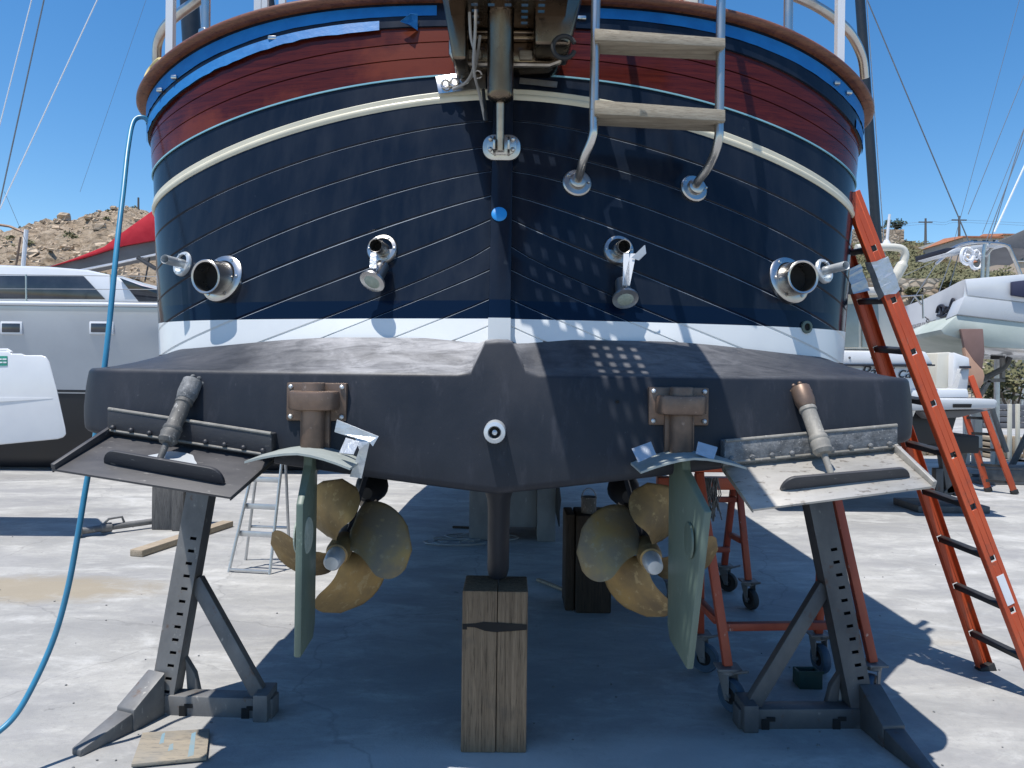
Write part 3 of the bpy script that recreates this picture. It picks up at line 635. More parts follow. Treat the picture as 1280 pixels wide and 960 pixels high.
# propellers, four wide skewed blades each
def propeller(px, py, mirror):
    hub = P(px, py, 3.02); ax = V((0, -1, -.16)).normalized()
    u = V((1, 0, 0)); w = ax.cross(u).normalized() * -1
    if w.z < 0: w = -w
    hubm = MB(); hubm.lathe([(.040, -.13), (.050, -.10), (.052, .0), (.046, .03), (.036, .035)], hub, ax, 24)
    pr = hubm.build('propeller', 'prop', boat)
    m = MB(); m.lathe([(.038, .034), (.040, .05), (.036, .105), (.028, .118), (.001, .12)], hub, ax, 24); m.build('hub_anode', 'zinc', pr)
    base = [20, 110, 200, 290]
    for bi, b0 in enumerate(base):
        m = MB(); nu, nr = 14, 22; front, back = [], []
        for i in range(nr + 1):
            t = i / nr; r = .040 + .262 * t
            half = (.044 + .118 * sm(0, .58, t) + .022 * sm(.3, .8, t)) * math.sqrt(max(0, 1 - max(0, (t - .55) / .45) ** 2.4)) + .001
            skew = RAD(24) - RAD(34) * t ** 1.6; pitch = RAD(50) - RAD(25) * t
            rowf, rowb = [], []
            for j in range(nu + 1):
                c = (j / nu * 2 - 1) * half; th = RAD(b0) - RAD(12) + skew + c * math.cos(pitch) / max(r, .075)
                fwd = c * math.sin(pitch) + .02 * t
                sgn = -1 if mirror else 1
                pos = hub + u * (sgn * r * math.cos(th)) + w * (r * math.sin(th)) + ax * (-.035 - fwd)
                th_ = .011 * (1 - t * .8) * (1 - (j / nu * 2 - 1) ** 2) + .0015
                rowf.append(pos + ax * th_); rowb.append(pos - ax * th_)
            front.append(rowf); back.append(rowb)
        loop = [f + list(reversed(b)) for f, b in zip(front, back)]
        R = m.grid(loop, cu=True); m.face(R[-1])
        m.build('propeller_blade', 'propgrey' if (bi == 0) else 'prop', pr, smooth=70)
    # shaft, strut and stern tube
    a = hub - ax * .10; b = hub - ax * .78
    m = MB(); m.tube([a, b], .019, 14); m.lathe([(.045, 0), (.045, .22), (.03, .26)], hub - ax * .62, -ax, 18); m.build('propeller_shaft', 'dullsteel', boat)
    m = MB(); c = hub - ax * .16
    m.lathe([(.042, -.06), (.044, 0), (.042, .06)], c, ax, 18); m.grid([[c + V((-.012, .0, .0)), c + V((0, -.05, 0)), c + V((.012, .0, 0)), c + V((0, .06, 0))], [c + V((-.012 + .09 * (1 if px < 640 else -1), .05, .34)), c + V((.09 * (1 if px < 640 else -1), 0, .34)), c + V((.012 + .09 * (1 if px < 640 else -1), .05, .34)), c + V((.09 * (1 if px < 640 else -1), .12, .34))]], cu=True)
    m.build('shaft_strut', 'antifoul', boat)
    m = MB(); e = hub - ax * .66; m.lathe([(.03, -.10), (.07, -.05), (.085, .05), (.05, .2)], e + V((0, .02, .055)), V((0, 1, .1)), 18); m.build('stern_tube_fairing', 'blackhull', boat)
propeller(423, 690, False); propeller(812, 695, True)

# trim tabs
def trim_tab(hl, hr, tl, tr, ram_top, ram_bot, flapmat, hingemat, rammat, bracket, barmat):
    hl, hr, tl, tr = V(hl), V(hr), V(tl), V(tr)
    nrm = (hr - hl).cross(tl - hl).normalized()
    if nrm.z < 0: nrm = -nrm
    m = MB(); n = 10; t = .010
    m.hexa([hl - nrm * t, hr - nrm * t, tr - nrm * t, tl - nrm * t, hl, hr, tr, tl])
    oa, ob = (hl, tl) if hl.x < -1 else (hr, tr); w_ = (hr - hl).normalized() * (.016 if hl.x < -1 else -.016)
    m.hexa([oa, ob, ob + w_, oa + w_, oa + nrm * .034, ob + nrm * .020, ob + w_ + nrm * .020, oa + w_ + nrm * .034])
    for a, b in ((hl, tl), (hr, tr)):
        s = .004 * (1 if a is hr else -1); d = -nrm * .045
        sx = (hr - hl).normalized() * s * -1.5
        m.hexa([a - nrm * .011 , b - nrm * .011, b + sx - nrm * .011, a + sx - nrm * .011, a + d * .5, b + d * .35, b + sx + d * .35, a + sx + d * .5])
    flap = m.build('trim_tab', flapmat, boat, bevel=.002)
    # hinge plate
    up = V((0, 0, .088)); ax = (hr - hl).normalized()
    m = MB(); o1 = V((0, -.030, .010)); q = V((0, .11, 0))
    m.hexa([hl + o1, hr + o1, hr + o1 + q, hl + o1 + q, hl + o1 + up, hr + o1 + up, hr + o1 + up + q, hl + o1 + up + q])
    hp = m.build('hinge_plate', hingemat, flap, bevel=.007)
    m = MB(); m.tube([hl + V((0, -.004, .006)), hr + V((0, -.004, .006))], .011, 10); m.build('hinge_rod', hingemat, flap)
    m = MB(); m.tube([hl + o1 + up + V((.004, .004, 0)), hr + o1 + up + V((-.004, .004, 0))], .007, 8); m.build('worn_edge', 'ramlight', hp)
    m = MB(); m.tube([hl + o1 + V((.004, .002, .004)), hr + o1 + V((-.004, .002, .004))], .006, 8); m.build('worn_edge', 'ramlight', hp)
    m = MB()
    for k in range(9):
        if k in (4,): continue
        p = hl.lerp(hr, (k + .35) / 8.8) + V((0, -.031, .028)); m.lathe([(.010, 0), (.010, .007), (.004, .012)], p, (0, -1, 0), 8)
    m.build('hinge_bolt', hingemat, flap)
    # stiffener bar
    back = (tl + tr) / 2 - (hl + hr) / 2
    c0 = hl + (tl - hl) * .66 + (hr - hl) * .20; c1 = hl + (tl - hl) * .70 + (hr - hl) * .90
    ln = (c1 - c0); hgt = nrm * .058; lu = ln.normalized(); r = .05
    out = [c0, c1] + [c1 - lu * r + lu * r * math.cos(a) + hgt * math.sin(a) for a in [RAD(k * 18) for k in range(1, 6)]] + [c0 + lu * r - lu * r * math.cos(a) + hgt * math.sin(a) for a in [RAD(90 - k * 18) for k in range(0, 5)]]
    m = MB(); m.prism(out, back.normalized() * .014); m.build('stiffener_bar', barmat, flap, bevel=.002)
    # ram
    a, b = V(ram_top), V(ram_bot); d = (b - a).normalized(); L = (b - a).length
    m = MB(); m.lathe([(.030, .05), (.034, .07), (.034, .075), (.030, .08), (.030, L * .50), (.035, L * .52), (.037, L * .55), (.034, L * .57), (.038, L * .60), (.035, L * .64), (.037, L * .68), (.028, L * .72), (.013, L * .73)], a, d, 20)
    ram = m.build('ram', rammat, flap)
    m = MB(); m.lathe([(.013, L * .7), (.012, L)], a, d, 12); m.lathe([(.018, -.02), (.018, .02)], b, ax, 12); m.build('ram_rod', rammat, ram)
    m = MB(); w = a + V((0, .075, .0)); m.lathe([(.058, -.03), (.056, .03), (.046, .045)], w, (0, -1, 0), 18)
    m.lathe([(.038, -.03), (.040, .03), (.034, .06)], a, d, 14)
    for k in range(5):
        an = RAD(20 + k * 36); m.lathe([(.009, 0), (.009, .012), (.003, .016)], w + V((.043 * math.cos(an), -.043, .043 * math.sin(an))), (0, -1, 0), 8)
    m.build('ram_bracket', bracket, ram, bevel=.002)
    m = MB(); fo = hl + (tl - hl) * .42 + (b + V((.03, 0, 0)) - (hl + (tl - hl) * .42)).dot(ax) * ax + nrm * .003
    fp = [fo + ax * (.10 * math.cos(k) * (1 + .2 * math.sin(3 * k))) + back.normalized() * (.055 * math.sin(k)) for k in [RAD(20 * i) for i in range(18)]]
    m.prism(fp, nrm * .004); m.build('foot_pad', 'zinc', flap)
trim_tab((-1.615, 2.905, 1.435), (-.925, 2.812, 1.352), (-1.685, 2.64, 1.325), (-.995, 2.56, 1.243), P(238, 484, 2.885), P(196, 583, 2.70), 'tabdark', 'hingedark', 'ramgrey', 'hinge', 'hingedark')
trim_tab((.825, 2.812, 1.345), (1.545, 2.905, 1.408), (.862, 2.56, 1.222), (1.560, 2.64, 1.302), P(1003, 493, 2.885), P(1041, 598, 2.70), 'tabsteel', 'hinge', 'ramlight', 'bronze', 'tabdark')

# stern boarding ladder
fl = []
for px, py, sx in ((721, 229, 0), (867, 236, 1)):
    p = skin(px, py)
    m = MB(); nn = V((.12 + .15 * sx, -1, .27)); m.lathe([(.066, -.01), (.066, .006), (.060, .012), (.040, .014), (.036, .03), (.026, .036)], p, nn, 28)
    for k in range(5): a = k * 2 * math.pi / 5; m.lathe([(.006, .01), (.006, .016), (.002, .018)], p + V((.052 * math.cos(a), 0, .052 * math.sin(a))), nn, 8)
    fl.append((p, m))
lad = MB(); rails = []
for i, (p, m) in enumerate(fl):
    tx = (P(742, 150, 3.08), P(899, 150, 3.13))[i]; yb2 = tx.y
    pts = spline([p + V((0, .0, 0)), p + V((.006, -.06, .02)), p + V((.018 + .02 * i, -.13, .075)), V((tx.x - .004, yb2, p.z + .155)), V((tx.x, yb2, tx.z + .03)), V((tx.x + .004, yb2 + .01, 3.2)), V((tx.x + .006, yb2 + .03, 3.75)), V((tx.x + .006, yb2 + .2, 4.1)), V((tx.x + .006, yb2 + .5, 4.15))], 8)
    rails.append(pts)
lad.tube(rails[0], .0195, 14); lo = lad.build('boarding_ladder', 'steel', boat)
for i, (p, m) in enumerate(fl): m.build('ladder_flange', 'steel', lo)
m = MB(); m.tube(rails[1], .0195, 14); m.build('ladder_rail', 'steel', lo)
for ya, yb_, in ((127, 145), (38, 53), (-60, -48)):
    a = P(746, ya, 3.07); b = P(905 if ya > 100 else 905, ya + 12, 3.12)
    z0a, z0b = P(746, yb_, 3.07).z, P(905, yb_ + 9, 3.12).z
    m = MB(); dy = .09
    m.hexa([V((a.x - .01, a.y - .025, z0a)), V((b.x, b.y - .025, z0b)), V((b.x, b.y + dy, z0b - .01)), V((a.x - .01, a.y + dy, z0a - .01)),
            V((a.x - .01, a.y - .02, a.z)), V((b.x, b.y - .02, b.z)), V((b.x, b.y + dy, b.z - .01)), V((a.x - .01, a.y + dy, a.z - .01))]); m.build('ladder_tread', 'teak', lo, bevel=.003)

# passerelle (hydraulic gangway) over the stern
ps = MB(); x0, x1 = XC - .235, XC + .265
def rrect(xa, xb, ya, yb_, r, z): 
    o = []
    for cx, cy, s in ((xb - r, yb_ - r, 0), (xa + r, yb_ - r, 90), (xa + r, ya + r, 180), (xb - r, ya + r, 270)):
        o += [V((cx + r * math.cos(RAD(s + k * 15)), cy + r * math.sin(RAD(s + k * 15)), z)) for k in range(7)]
    return o
rr3 = lambda pts, y, d: [V((p.x, y, p.z)) for p in pts]
lip = [(x0, 3.19), (x0, 3.13), (x0 + .018, 3.10), (x0 + .06, 3.085), (x1 - .06, 3.085), (x1 - .018, 3.10), (x1, 3.13), (x1, 3.19)]
ps.prism([V((x, 3.25, z)) for x, z in lip], (0, .16, 0)); pas = ps.build('passerelle', 'brownsteel', boat, bevel=.012)
m = MB(); m.tube([V((x, 3.245, z)) for x, z in lip], .014, 8); m.build('rim', 'dullsteel', pas)
m = MB(); m.box((x0 + .03, 3.225, 3.19), (x1 - .03, 3.42, 3.30)); m.box((x0 + .07, 3.20, 3.205), (x1 - .10, 3.225, 3.222)); m.build('back_plate', 'brownsteel', pas, bevel=.008)
for xa, xb in ((-.19, -.10), (.07, .13), (.15, .21)): m = MB(); m.box((XC + xa, 3.228, 3.105), (XC + xb, 3.26, 3.145)); m.build('sunlit_patch', 'teak', pas, bevel=.006)  # tan blocks stand in for sunlit patches inside the tray
for q in ([(566, 74), (583, 74), (584, -30), (548, -30)], [(668, 55), (713, 56), (733, -30), (667, -30)]):
    m = MB(); m.prism([P(x, y, 3.08) for x, y in q], (0, .22, 0)); m.build('side_cheek', 'brownsteel', pas, bevel=.014, seg=3)
# perforated tread running up and aft
xa, xb = x0 + .01, x1 - .0; nx, ny = 7, 9; L = .46
o0 = V((0, 3.222, 3.225)); dirv = V((0, -1, .0)).normalized()
m = MB(); wx = (xb - xa) / nx; wy = L / ny
nrmv = V((0, 0, -1))
for i in range(nx):
    for j in range(ny):
        X0, X1 = xa + i * wx, xa + (i + 1) * wx; a, b = j * wy, (j + 1) * wy; hx = wx * .3; hy = wy * .26
        o = [V((X0, 0, 0)) + o0 + dirv * a, V((X1, 0, 0)) + o0 + dirv * a, V((X1, 0, 0)) + o0 + dirv * b, V((X0, 0, 0)) + o0 + dirv * b]
        q = [V((X0 + hx, 0, 0)) + o0 + dirv * (a + hy), V((X1 - hx, 0, 0)) + o0 + dirv * (a + hy), V((X1 - hx, 0, 0)) + o0 + dirv * (b - hy), V((X0 + hx, 0, 0)) + o0 + dirv * (b - hy)]
        if i in (0, 6) or j < 1:
            m.face(m.verts(o)); continue
        vo, vq, vr = m.verts(o), m.verts(q), m.verts([p + nrmv * -.012 for p in q])
        for k in range(4): m.face([vo[k], vo[(k + 1) % 4], vq[(k + 1) % 4], vq[k]]); m.face([vq[k], vq[(k + 1) % 4], vr[(k + 1) % 4], vr[k]])
bmesh.ops.remove_doubles(m.bm, verts=m.bm.verts[:], dist=1e-4)
m.build('perforated_tread', 'brownsteel', pas, smooth=0)
# outer, wider gangway leaf aft above the platform, unseen and sized for its shadow
xa, xb = XC - .17, XC + .46; nx, ny = 11, 26; L = 1.25; o0 = V((0, 2.76, 3.30)); dirv = V((0, -1, .05)).normalized()
m = MB(); wx = (xb - xa) / nx; wy = L / ny
for i in range(nx):
    for j in range(ny):
        o = [V((xa + (i + u) * wx, 0, 0)) + o0 + dirv * ((j + v) * wy) for u, v in ((0, 0), (1, 0), (1, 1), (0, 1))]
        if i in (0, 1, 2, 7, 8, 9, 10) or j in (0, 9, 10, 18): m.face(m.verts(o)); continue
        q = [V((xa + (i + u) * wx, 0, 0)) + o0 + dirv * ((j + v) * wy) for u, v in ((.28, .24), (.72, .24), (.72, .76), (.28, .76))]
        vo, vq, vr = m.verts(o), m.verts(q), m.verts([p + V((0, 0, .012)) for p in q])
        for k in range(4): m.face([vo[k], vo[(k + 1) % 4], vq[(k + 1) % 4], vq[k]]); m.face([vq[k], vq[(k + 1) % 4], vr[(k + 1) % 4], vr[k]])
bmesh.ops.remove_doubles(m.bm, verts=m.bm.verts[:], dist=1e-4)
m.build('perforated_tread', 'brownsteel', pas, smooth=0)
for xx in (xa - .015, xb + .015):
    m = MB(); m.beam(V((xx, 2.95, 3.31)), V((xx, 2.95, 3.31)) + dirv * (L + .25), .028, .07, nrmv); m.build('side_rail', 'brownsteel', pas, bevel=.004)
# hydraulic ram
a = P(625, 188, 3.17); top = V((XC - .014, 2.92, 4.0))
m = MB(); d = (top - a).normalized(); m.tube([a, a + d * .28], .018, 14); rod = m.build('ram_rod', 'dullsteel', pas)
m = MB(); m.lathe([(.034, .20), (.052, .212), (.058, .228), (.057, .245), (.057, 1.15)], a, d, 28); m.build('ram_cylinder', 'brownsteel', pas)
pl = P(627, 184, yb(2.73) - .066)
m = MB(); m.prism([p for p in [V((pl.x + q.x, pl.y, pl.z + q.y)) for q in rrect(-.085, .085, -.058, .058, .052, 0)]], (0, .02, 0)); bp = m.build('ram_foot', 'steel', pas, bevel=.004)
m = MB(); m.prism([V((pl.x + q.x, pl.y - .012, pl.z + q.y + .006)) for q in rrect(-.066, .066, -.042, .042, .04, 0)], (0, .014, 0))
for bx_, bz in ((-.05, .026), (.05, .026), (-.05, -.02), (.05, -.02)): m.lathe([(.011, 0), (.010, .008), (.001, .011)], (pl.x + bx_, pl.y - .012, pl.z + bz + .006), (0, -1, 0), 12)
for ex in (-.032, .032): m.prism([V((pl.x + ex - .005, pl.y - .012, pl.z - .04)), V((pl.x + ex - .005, pl.y - .07, pl.z - .03)), V((pl.x + ex - .005, pl.y - .075, pl.z + .01)), V((pl.x + ex - .005, pl.y - .012, pl.z + .045))], (.010, 0, 0))
m.build('clevis', 'steel', bp, bevel=.002)
m = MB()
for pts in ([(586, -30, 3.04), (588, 40, 3.07), (594, 72, 3.10), (585, 100, 3.25), (566, 112, 3.31)], [(596, -30, 3.04), (594, 40, 3.06), (592, 85, 3.10), (600, 120, 3.23), (606, 150, 3.29)], [(600, 45, 3.08), (596, 75, 3.19), (590, 95, 3.25), (576, 108, 3.31)]):
    m.tube(spline([P(*p) for p in pts], 6), .0065, 8)
m.build('control_cable', 'cable', pas)
m = MB(); m.tube([P(705 + 14 * math.cos(k), 59 + 14 * math.sin(k), 3.04) for k in [RAD(20 + 20 * i) for i in range(17)]], .010, 8); m.build('hose_loop', 'rubber', pas)
# cable plate with rings
A = [P(544, 95, 3.355), P(607, 87, 3.365), P(607, 110, 3.33), P(548, 117, 3.32)]
m = MB(); m.prism(A, (0, .012, 0)); cp = m.build('cable_plate', 'steel', boat, bevel=.003)
m = MB()
for cx, cy in ((557, 106), (568, 104), (581, 101), (597, 94)):
    c = P(cx, cy, 3.325); m.tube([c + V((.018 * math.cos(k), -.012 * abs(math.sin(k)), .018 * math.sin(k))) for k in [RAD(30 * i) for i in range(13)]], .0055, 8, False)
m.build('cable_ring', 'steel', cp)
m = MB(); m.tube([P(604, 112, 3.31), P(606, 132, 3.28), P(608, 152, 3.26)], .008, 8); m.build('rubber_strap', 'rubber', cp)
# engraved plate with tiny characters
A = [P(650, 97, 3.374), P(697, 102, 3.374), P(696, 109, 3.354), P(649, 104, 3.354)]
m = MB(); m.prism(A, (0, .006, 0)); npo = m.build('builder_plate', 'plate', boat)
m = MB(); rr = random.Random(3)
for k in range(14):
    c = A[0].lerp(A[1], (k + .7) / 15) + V((0, -.002, -.010)); w = rr.uniform(.0025, .0045); m.box((c.x - w, c.y - .001, c.z - .005), (c.x + w * rr.uniform(-.2, 1), c.y + .002, c.z + .005))
m.build('plate_mark', 'inkgrey', npo)
# small clips on the fascia
def lev(px, py, z0, off):
    D = 3.6
    for _ in range(8):
        p = P(px, py, D); s_ = min(.985, abs(p.x - XC) / (lerp(z0, ZK, BK) + off)); D = lerp(z0, ZK, DK) - off + LST * (1 - (1 - s_ ** NEXP) ** (1 / NEXP))
    return P(px, py, D)
for px, py in ((341, 48), (218, 97), (200, 113), (1046, 104), (1061, 116), (727, 23)):
    p = lev(px, py, 3.42, .02); w = .022 * (1 - .3 * (abs(p.x) > 1.3)); m = MB(); m.box((p.x - w, p.y - .012, p.z - .010), (p.x + w, p.y + .02, p.z + .010)); m.build('fender_clip', 'steel', boat, bevel=.005)
# stern pulpit rails
def st(px, base, r, mat, top=4.7, flat=None, dx=0, name='stanchion'):
    b = lev(px, base, 3.48, -.03); m = MB()
    if flat: m.box((b.x - flat, b.y - .02, b.z - .06), (b.x + flat, b.y + .02, top))
    else: m.lathe([(.035, -.06), (.035, .02), (r, .03), (r, top - b.z)], b, (dx, 0, 1), 16)
    return m.build(name, mat, boat)
st(257, 44, .023, 'steel'); st(213, 72, .02, 'white', flat=.019)
st(985, 46, .023, 'steel'); st(1049, 76, .02, 'white', flat=.019); st(876, 14, .016, 'steel')
for pts in ([(196, 84, 4.25), (197, 55, 4.2), (206, 34, 4.1), (222, 19, 4.0), (244, 3, 3.9), (262, -12, 3.8)], [(1081, 98, 4.25), (1077, 70, 4.2), (1063, 42, 4.1), (1042, 22, 4.0), (1015, 5, 3.9), (985, -8, 3.8)]):
    m = MB(); m.tube(spline([P(*p) for p in pts], 6), .026, 12); m.build('pulpit_rail', 'steel', boat)
m = MB(); m.tube(spline([P(*p) for p in [(222, 16, 4.02), (232, 8, 3.95), (250, -3, 3.88)]], 4), .018, 10); m.build('pulpit_rail', 'steel', boat)
# deckhouse whose lower edge just shows above the cap rail
m = MB(); m.box((XC - 1.10, 4.5, 3.1), (XC + 1.10, 8.2, 4.60)); dk = m.build('deckhouse', 'orangewood', boat, bevel=.02)
for xa, xb in ((-1.18, -1.10), (1.10, 1.21), (-.76, -.7), (.74, .80)):
    m = MB(); m.box((XC + xa, 4.455, 3.1), (XC + xb, 4.55, 4.62)); m.build('door_frame', 'creamcabin', dk, bevel=.01)
m = MB(); m.box((XC - 1.3, 4.4, 4.62), (XC + 1.3, 8.4, 4.70)); m.build('deckhouse_roof', 'white', dk, bevel=.03)
for px, w in ((323, .022), (331, .018), (353, .018)):
    b = P(px, 22, 4.2); m = MB(); m.box((b.x - w, b.y - .015, b.z - .3), (b.x + w, b.y + .015, 5.2)); m.build('awning_pole', 'white', boat)
# yellow rope over the rail
m = MB(); m.tube(spline([lev(182, 102, 3.49, .02), lev(185, 92, 3.49, -.01), lev(192, 82, 3.5, -.02), lev(200, 75, 3.5, -.02), lev(204, 78, 3.5, .02)], 6), .014, 8); m.build('mooring_rope', 'ropeyellow', boat)

# ================================================================== SETTING
m = MB(); n = 60
m.grid([[V((-300, -60, 0)), V((300, -60, 0))], [V((-300, 400, 0)), V((300, 400, 0))]])
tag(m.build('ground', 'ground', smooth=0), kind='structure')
def crest(px): return lerp(px, [-900, -300, 0, 60, 95, 112, 150, 185, 230, 640, 1080, 1120, 1150, 1200, 1290, 1700, 2300], [314, 308, 304, 297, 295, 281, 275, 279, 290, 292, 291, 291, 296, 299, 301, 305, 310])
def hill_z(px, D):
    zc = CAMH + (HOR - crest(px)) / F * 92
    r = sm(880, 1060, px)                      # terrace above the retaining wall
    a = 34 + 11.6 * r
    t = (D - a) / (92 - a)
    if t <= 0: return -.5
    base0 = 7.75 * r
    z = base0 + (zc - base0) * (min(1, t) ** (.8 + .45 * r))
    if D > 92: z = zc - (D - 92) * .05
    X = (px - 640) / F * D
    rough = (1 - .75 * r) * min(1, t * 3)
    nn = noise.fractal(V((X * .11, D * .11, 1.3)), 1, 2, 6) * 1.3 + (abs(noise.noise(V((X * .35, D * .3, 4)))) * 1.6 + abs(noise.noise(V((X * .9, D * .6, 7)))) * .9 + round(noise.noise(V((X * .22, D * .16, 2))) * 4) * .35) * (1 - r)
    return z + nn * rough
m = MB(); rws = []
for i in range(84):
    D = 33 + 1.0 * i if i < 64 else 97 + (i - 64) * 9
    rws.append([V(((px - 640) / F * D, D, hill_z(px, D))) for px in range(-1100, 2500, 7)])
m.grid(rws); tag(m.build('hill', 'hill', smooth=25), kind='structure')
# boulders and ledges on the rocky side
rnd = random.Random(17); m = MB()
for _ in range(1100):
    px = rnd.uniform(-260, 330); D = rnd.uniform(40, 93); X = (px - 640) / F * D; r = rnd.uniform(.14, .48) * (1.9 if rnd.random() < .08 else 1); c = V((X, D, hill_z(px, D) + r * .1))
    ring = []
    for lv, (rz, rr_) in enumerate(((-.6, .9), (.1, 1.0), (.5, .75))): ring.append([c + V((r * rr_ * rnd.uniform(.7, 1.25) * math.cos(k * 1.047 + lv * .4), r * rr_ * rnd.uniform(.7, 1.25) * math.sin(k * 1.047 + lv * .4), r * rz * rnd.uniform(.7, 1.2))) for k in range(6)])
    RR = m.grid(ring, cu=True); m.face(RR[-1])
tag(m.build('hill_rocks', 'rock', smooth=0), kind='stuff')
# scrub on the hill
def clump(m, c, r, n, rnd, size, flat=.7):
    for _ in range(n):
        d = V((rnd.gauss(0, 1), rnd.gauss(0, 1), rnd.gauss(0, 1))).normalized() * r * rnd.uniform(.45, 1.05); d.z = abs(d.z) * flat
        p = V(c) + d; a = V((rnd.uniform(-1, 1), rnd.uniform(-1, 1), rnd.uniform(-1, 1))).normalized(); b = a.orthogonal().normalized()
        s = size * rnd.uniform(.6, 1.4); m.face(m.verts([p - a * s, p + b * s * .5, p + a * s, p - b * s * .5]))
rnd = random.Random(5); m = MB(); cnt = 0
while cnt < 1300:
    px = rnd.uniform(1000, 1500) if rnd.random() < .62 else rnd.uniform(-260, 320); D = rnd.uniform(47 if px > 900 else 38, 91)
    X = (px - 640) / F * D
    if px < 400 and noise.noise(V((X * .12, D * .12, 9))) < .18: continue
    z = hill_z(px, D); r = rnd.uniform(.25, .95) * (1.1 if px > 900 else .8); clump(m, (X, D, z - .1), r, 42, rnd, .17); cnt += 1
tag(m.build('hill_scrub', 'leaf', smooth=0), kind='stuff')
# retaining wall of rubble stone
wall = thing('stone_wall', (24, 45, 0), 'long rubble stone retaining wall with weep holes at the foot of the scrubby hill', 'wall')
m = MB(); rws = []
for i in range(90):
    X = 10 + i * .5
    rws.append([V((X, 45 + .12 * noise.noise(V((X * 1.3, k * .9, 0))), .0 + 7.85 * k / 14 + (.22 * noise.noise(V((X * .7, 3, 0))) if k == 14 else 0))) for k in range(15)] + [V((X, 46.4, 7.9))])
m.grid(rws); m.build('wall_face', 'stone', wall)
m = MB()
for i in range(20):
    for zz in (5.7, 7.0): m.box((18 + i * 1.35 + (zz > 6) * .5, 44.78, zz), (18.28 + i * 1.35 + (zz > 6) * .5, 45.1, zz + .26))
m.build('weep_hole', 'black', wall)['kind'] = 'stuff'
# shrubs at the wall
def shrub(px, py, D, r, n, label, mat='leaf', size=.13):
    b = P(px, py, D); rnd = random.Random(int(px * 7 + D)); t = thing('shrub', (b.x, b.y, 0 if D < 45 else b.z - r), label, 'shrub', 'shrubs by the stone wall')
    m = MB()
    for k in range(7): clump(m, (b.x + rnd.uniform(-.7, .7) * r, b.y + rnd.uniform(-.4, .4) * r, b.z - r * .8 + rnd.uniform(0, .8) * r), r * rnd.uniform(.4, .7), n // 7, rnd, size, 1)
    m.build('foliage', mat, t, smooth=0)
    m = MB()
    for k in range(4): m.tube([V((b.x + rnd.uniform(-.2, .2), b.y, t.location.z)), V((b.x + rnd.uniform(-.5, .5) * r, b.y, b.z - .5 * r)), V((b.x + rnd.uniform(-.8, .8) * r, b.y, b.z + .2 * r))], [.05, .035, .015], 6)
    m.build('stem', 'bark', t)
shrub(1160, 378, 44.3, .9, 700, 'grey green shrub growing against the wall left of the bare sailing yacht')
shrub(1140, 362, 44.5, .5, 400, 'small dusty shrub high on the stone wall above the white motorboat')
shrub(1246, 345, 44, 1.05, 800, 'dense dark shrub against the wall under the yacht arch')
shrub(1190, 352, 44.2, .75, 600, 'olive shrub against the wall beside the coiled ropes of the yacht arch')
shrub(1268, 455, 30, 1.9, 900, 'yellow green bush beyond the wire fence at the right edge', size=.16)
# hilltop pines
for px, hgt, lab in ((1101, 2.2, 'slimmer dark pine on the hilltop just behind the black mast'), (1116, 2.6, 'rounder dark pine on the hilltop above the ruined stone building')):
    X = (px - 640) / F * 88; z = hill_z(px, 88) - .3; t = thing('pine_tree', (X, 88, z), lab, 'tree', 'pines on the hilltop'); rnd = random.Random(px)
    m = MB(); m.tube([V((X, 88, z)), V((X + .1, 88, z + hgt * .6)), V((X, 88, z + hgt))], [.16, .1, .04], 7); m.build('trunk', 'bark', t)
    m = MB()
    for k in range(9): clump(m, (X + rnd.uniform(-.7, .7), 88 + rnd.uniform(-.6, .6), z + hgt * rnd.uniform(.45, 1)), rnd.uniform(.4, .75), 80, rnd, .16, .8)
    m.build('crown', 'leafdark', t, smooth=0)
# hilltop buildings
def house(name, px0, px1, ytop, ybot, D, label, mat, roof, depth=7, rise=.0, wins=()):
    a, b = P(px0, ytop, D), P(px1, ybot, D); zb = b.z - 3
    t = thing(name, ((a.x + b.x) / 2, D, zb), label, 'house', None)
    m = MB(); m.box((a.x, D, zb), (b.x, D + depth, a.z)); m.build('wall', mat, t)
    if roof:
        m = MB(); r = rise; e = .15
        m.hexa([V((a.x - e, D - e, a.z)), V((b.x + e, D - e, a.z)), V((b.x + e, D + depth, a.z)), V((a.x - e, D + depth, a.z)), V((a.x - e, D - e, a.z + .15)), V((b.x + e, D - e, a.z + .15)), V((b.x - e, D + depth * .5, a.z + r)), V((a.x + e, D + depth * .5, a.z + r))]); m.build('roof', roof, t)
    for wx0, wx1, wy0, wy1 in wins:
        p, q = P(wx0, wy0, D), P(wx1, wy1, D); m = MB(); m.box((p.x, D - .06, q.z), (q.x, D + .1, p.z)); w = m.build('window', 'tinted', t)
        m = MB(); m.box((p.x - .08, D - .10, q.z - .12), (q.x + .08, D + .05, q.z - .02)); m.build('sill', 'whitewall', w)
    return t
house('house', 1204, 1252, 297, 312, 72, 'sand coloured house with an orange tiled roof on the hill', 'render', 'terracotta', 7, .55, [(1214, 1221, 300, 306), (1228, 1235, 300, 306), (1241, 1246, 300, 306)])
house('house', 1254, 1300, 294, 312, 76, 'taller peach house at the right end of the hilltop', 'render', 'terracotta', 7, .8, [(1262, 1269, 298, 305)])
house('house', 1178, 1200, 300, 306, 80, 'low white house left of the orange roofed one', 'whitewall', None, 5)
house('stone_building', 1068, 1130, 286, 300, 86, 'roofless pale stone ruin on the hilltop behind the black mast', 'stone', None, 5)
house('house', 1262, 1310, 318, 330, 58, 'pinkish low house with a small window halfway down the slope', 'render', 'terracotta', 5, .6, [(1272, 1279, 321, 326)])
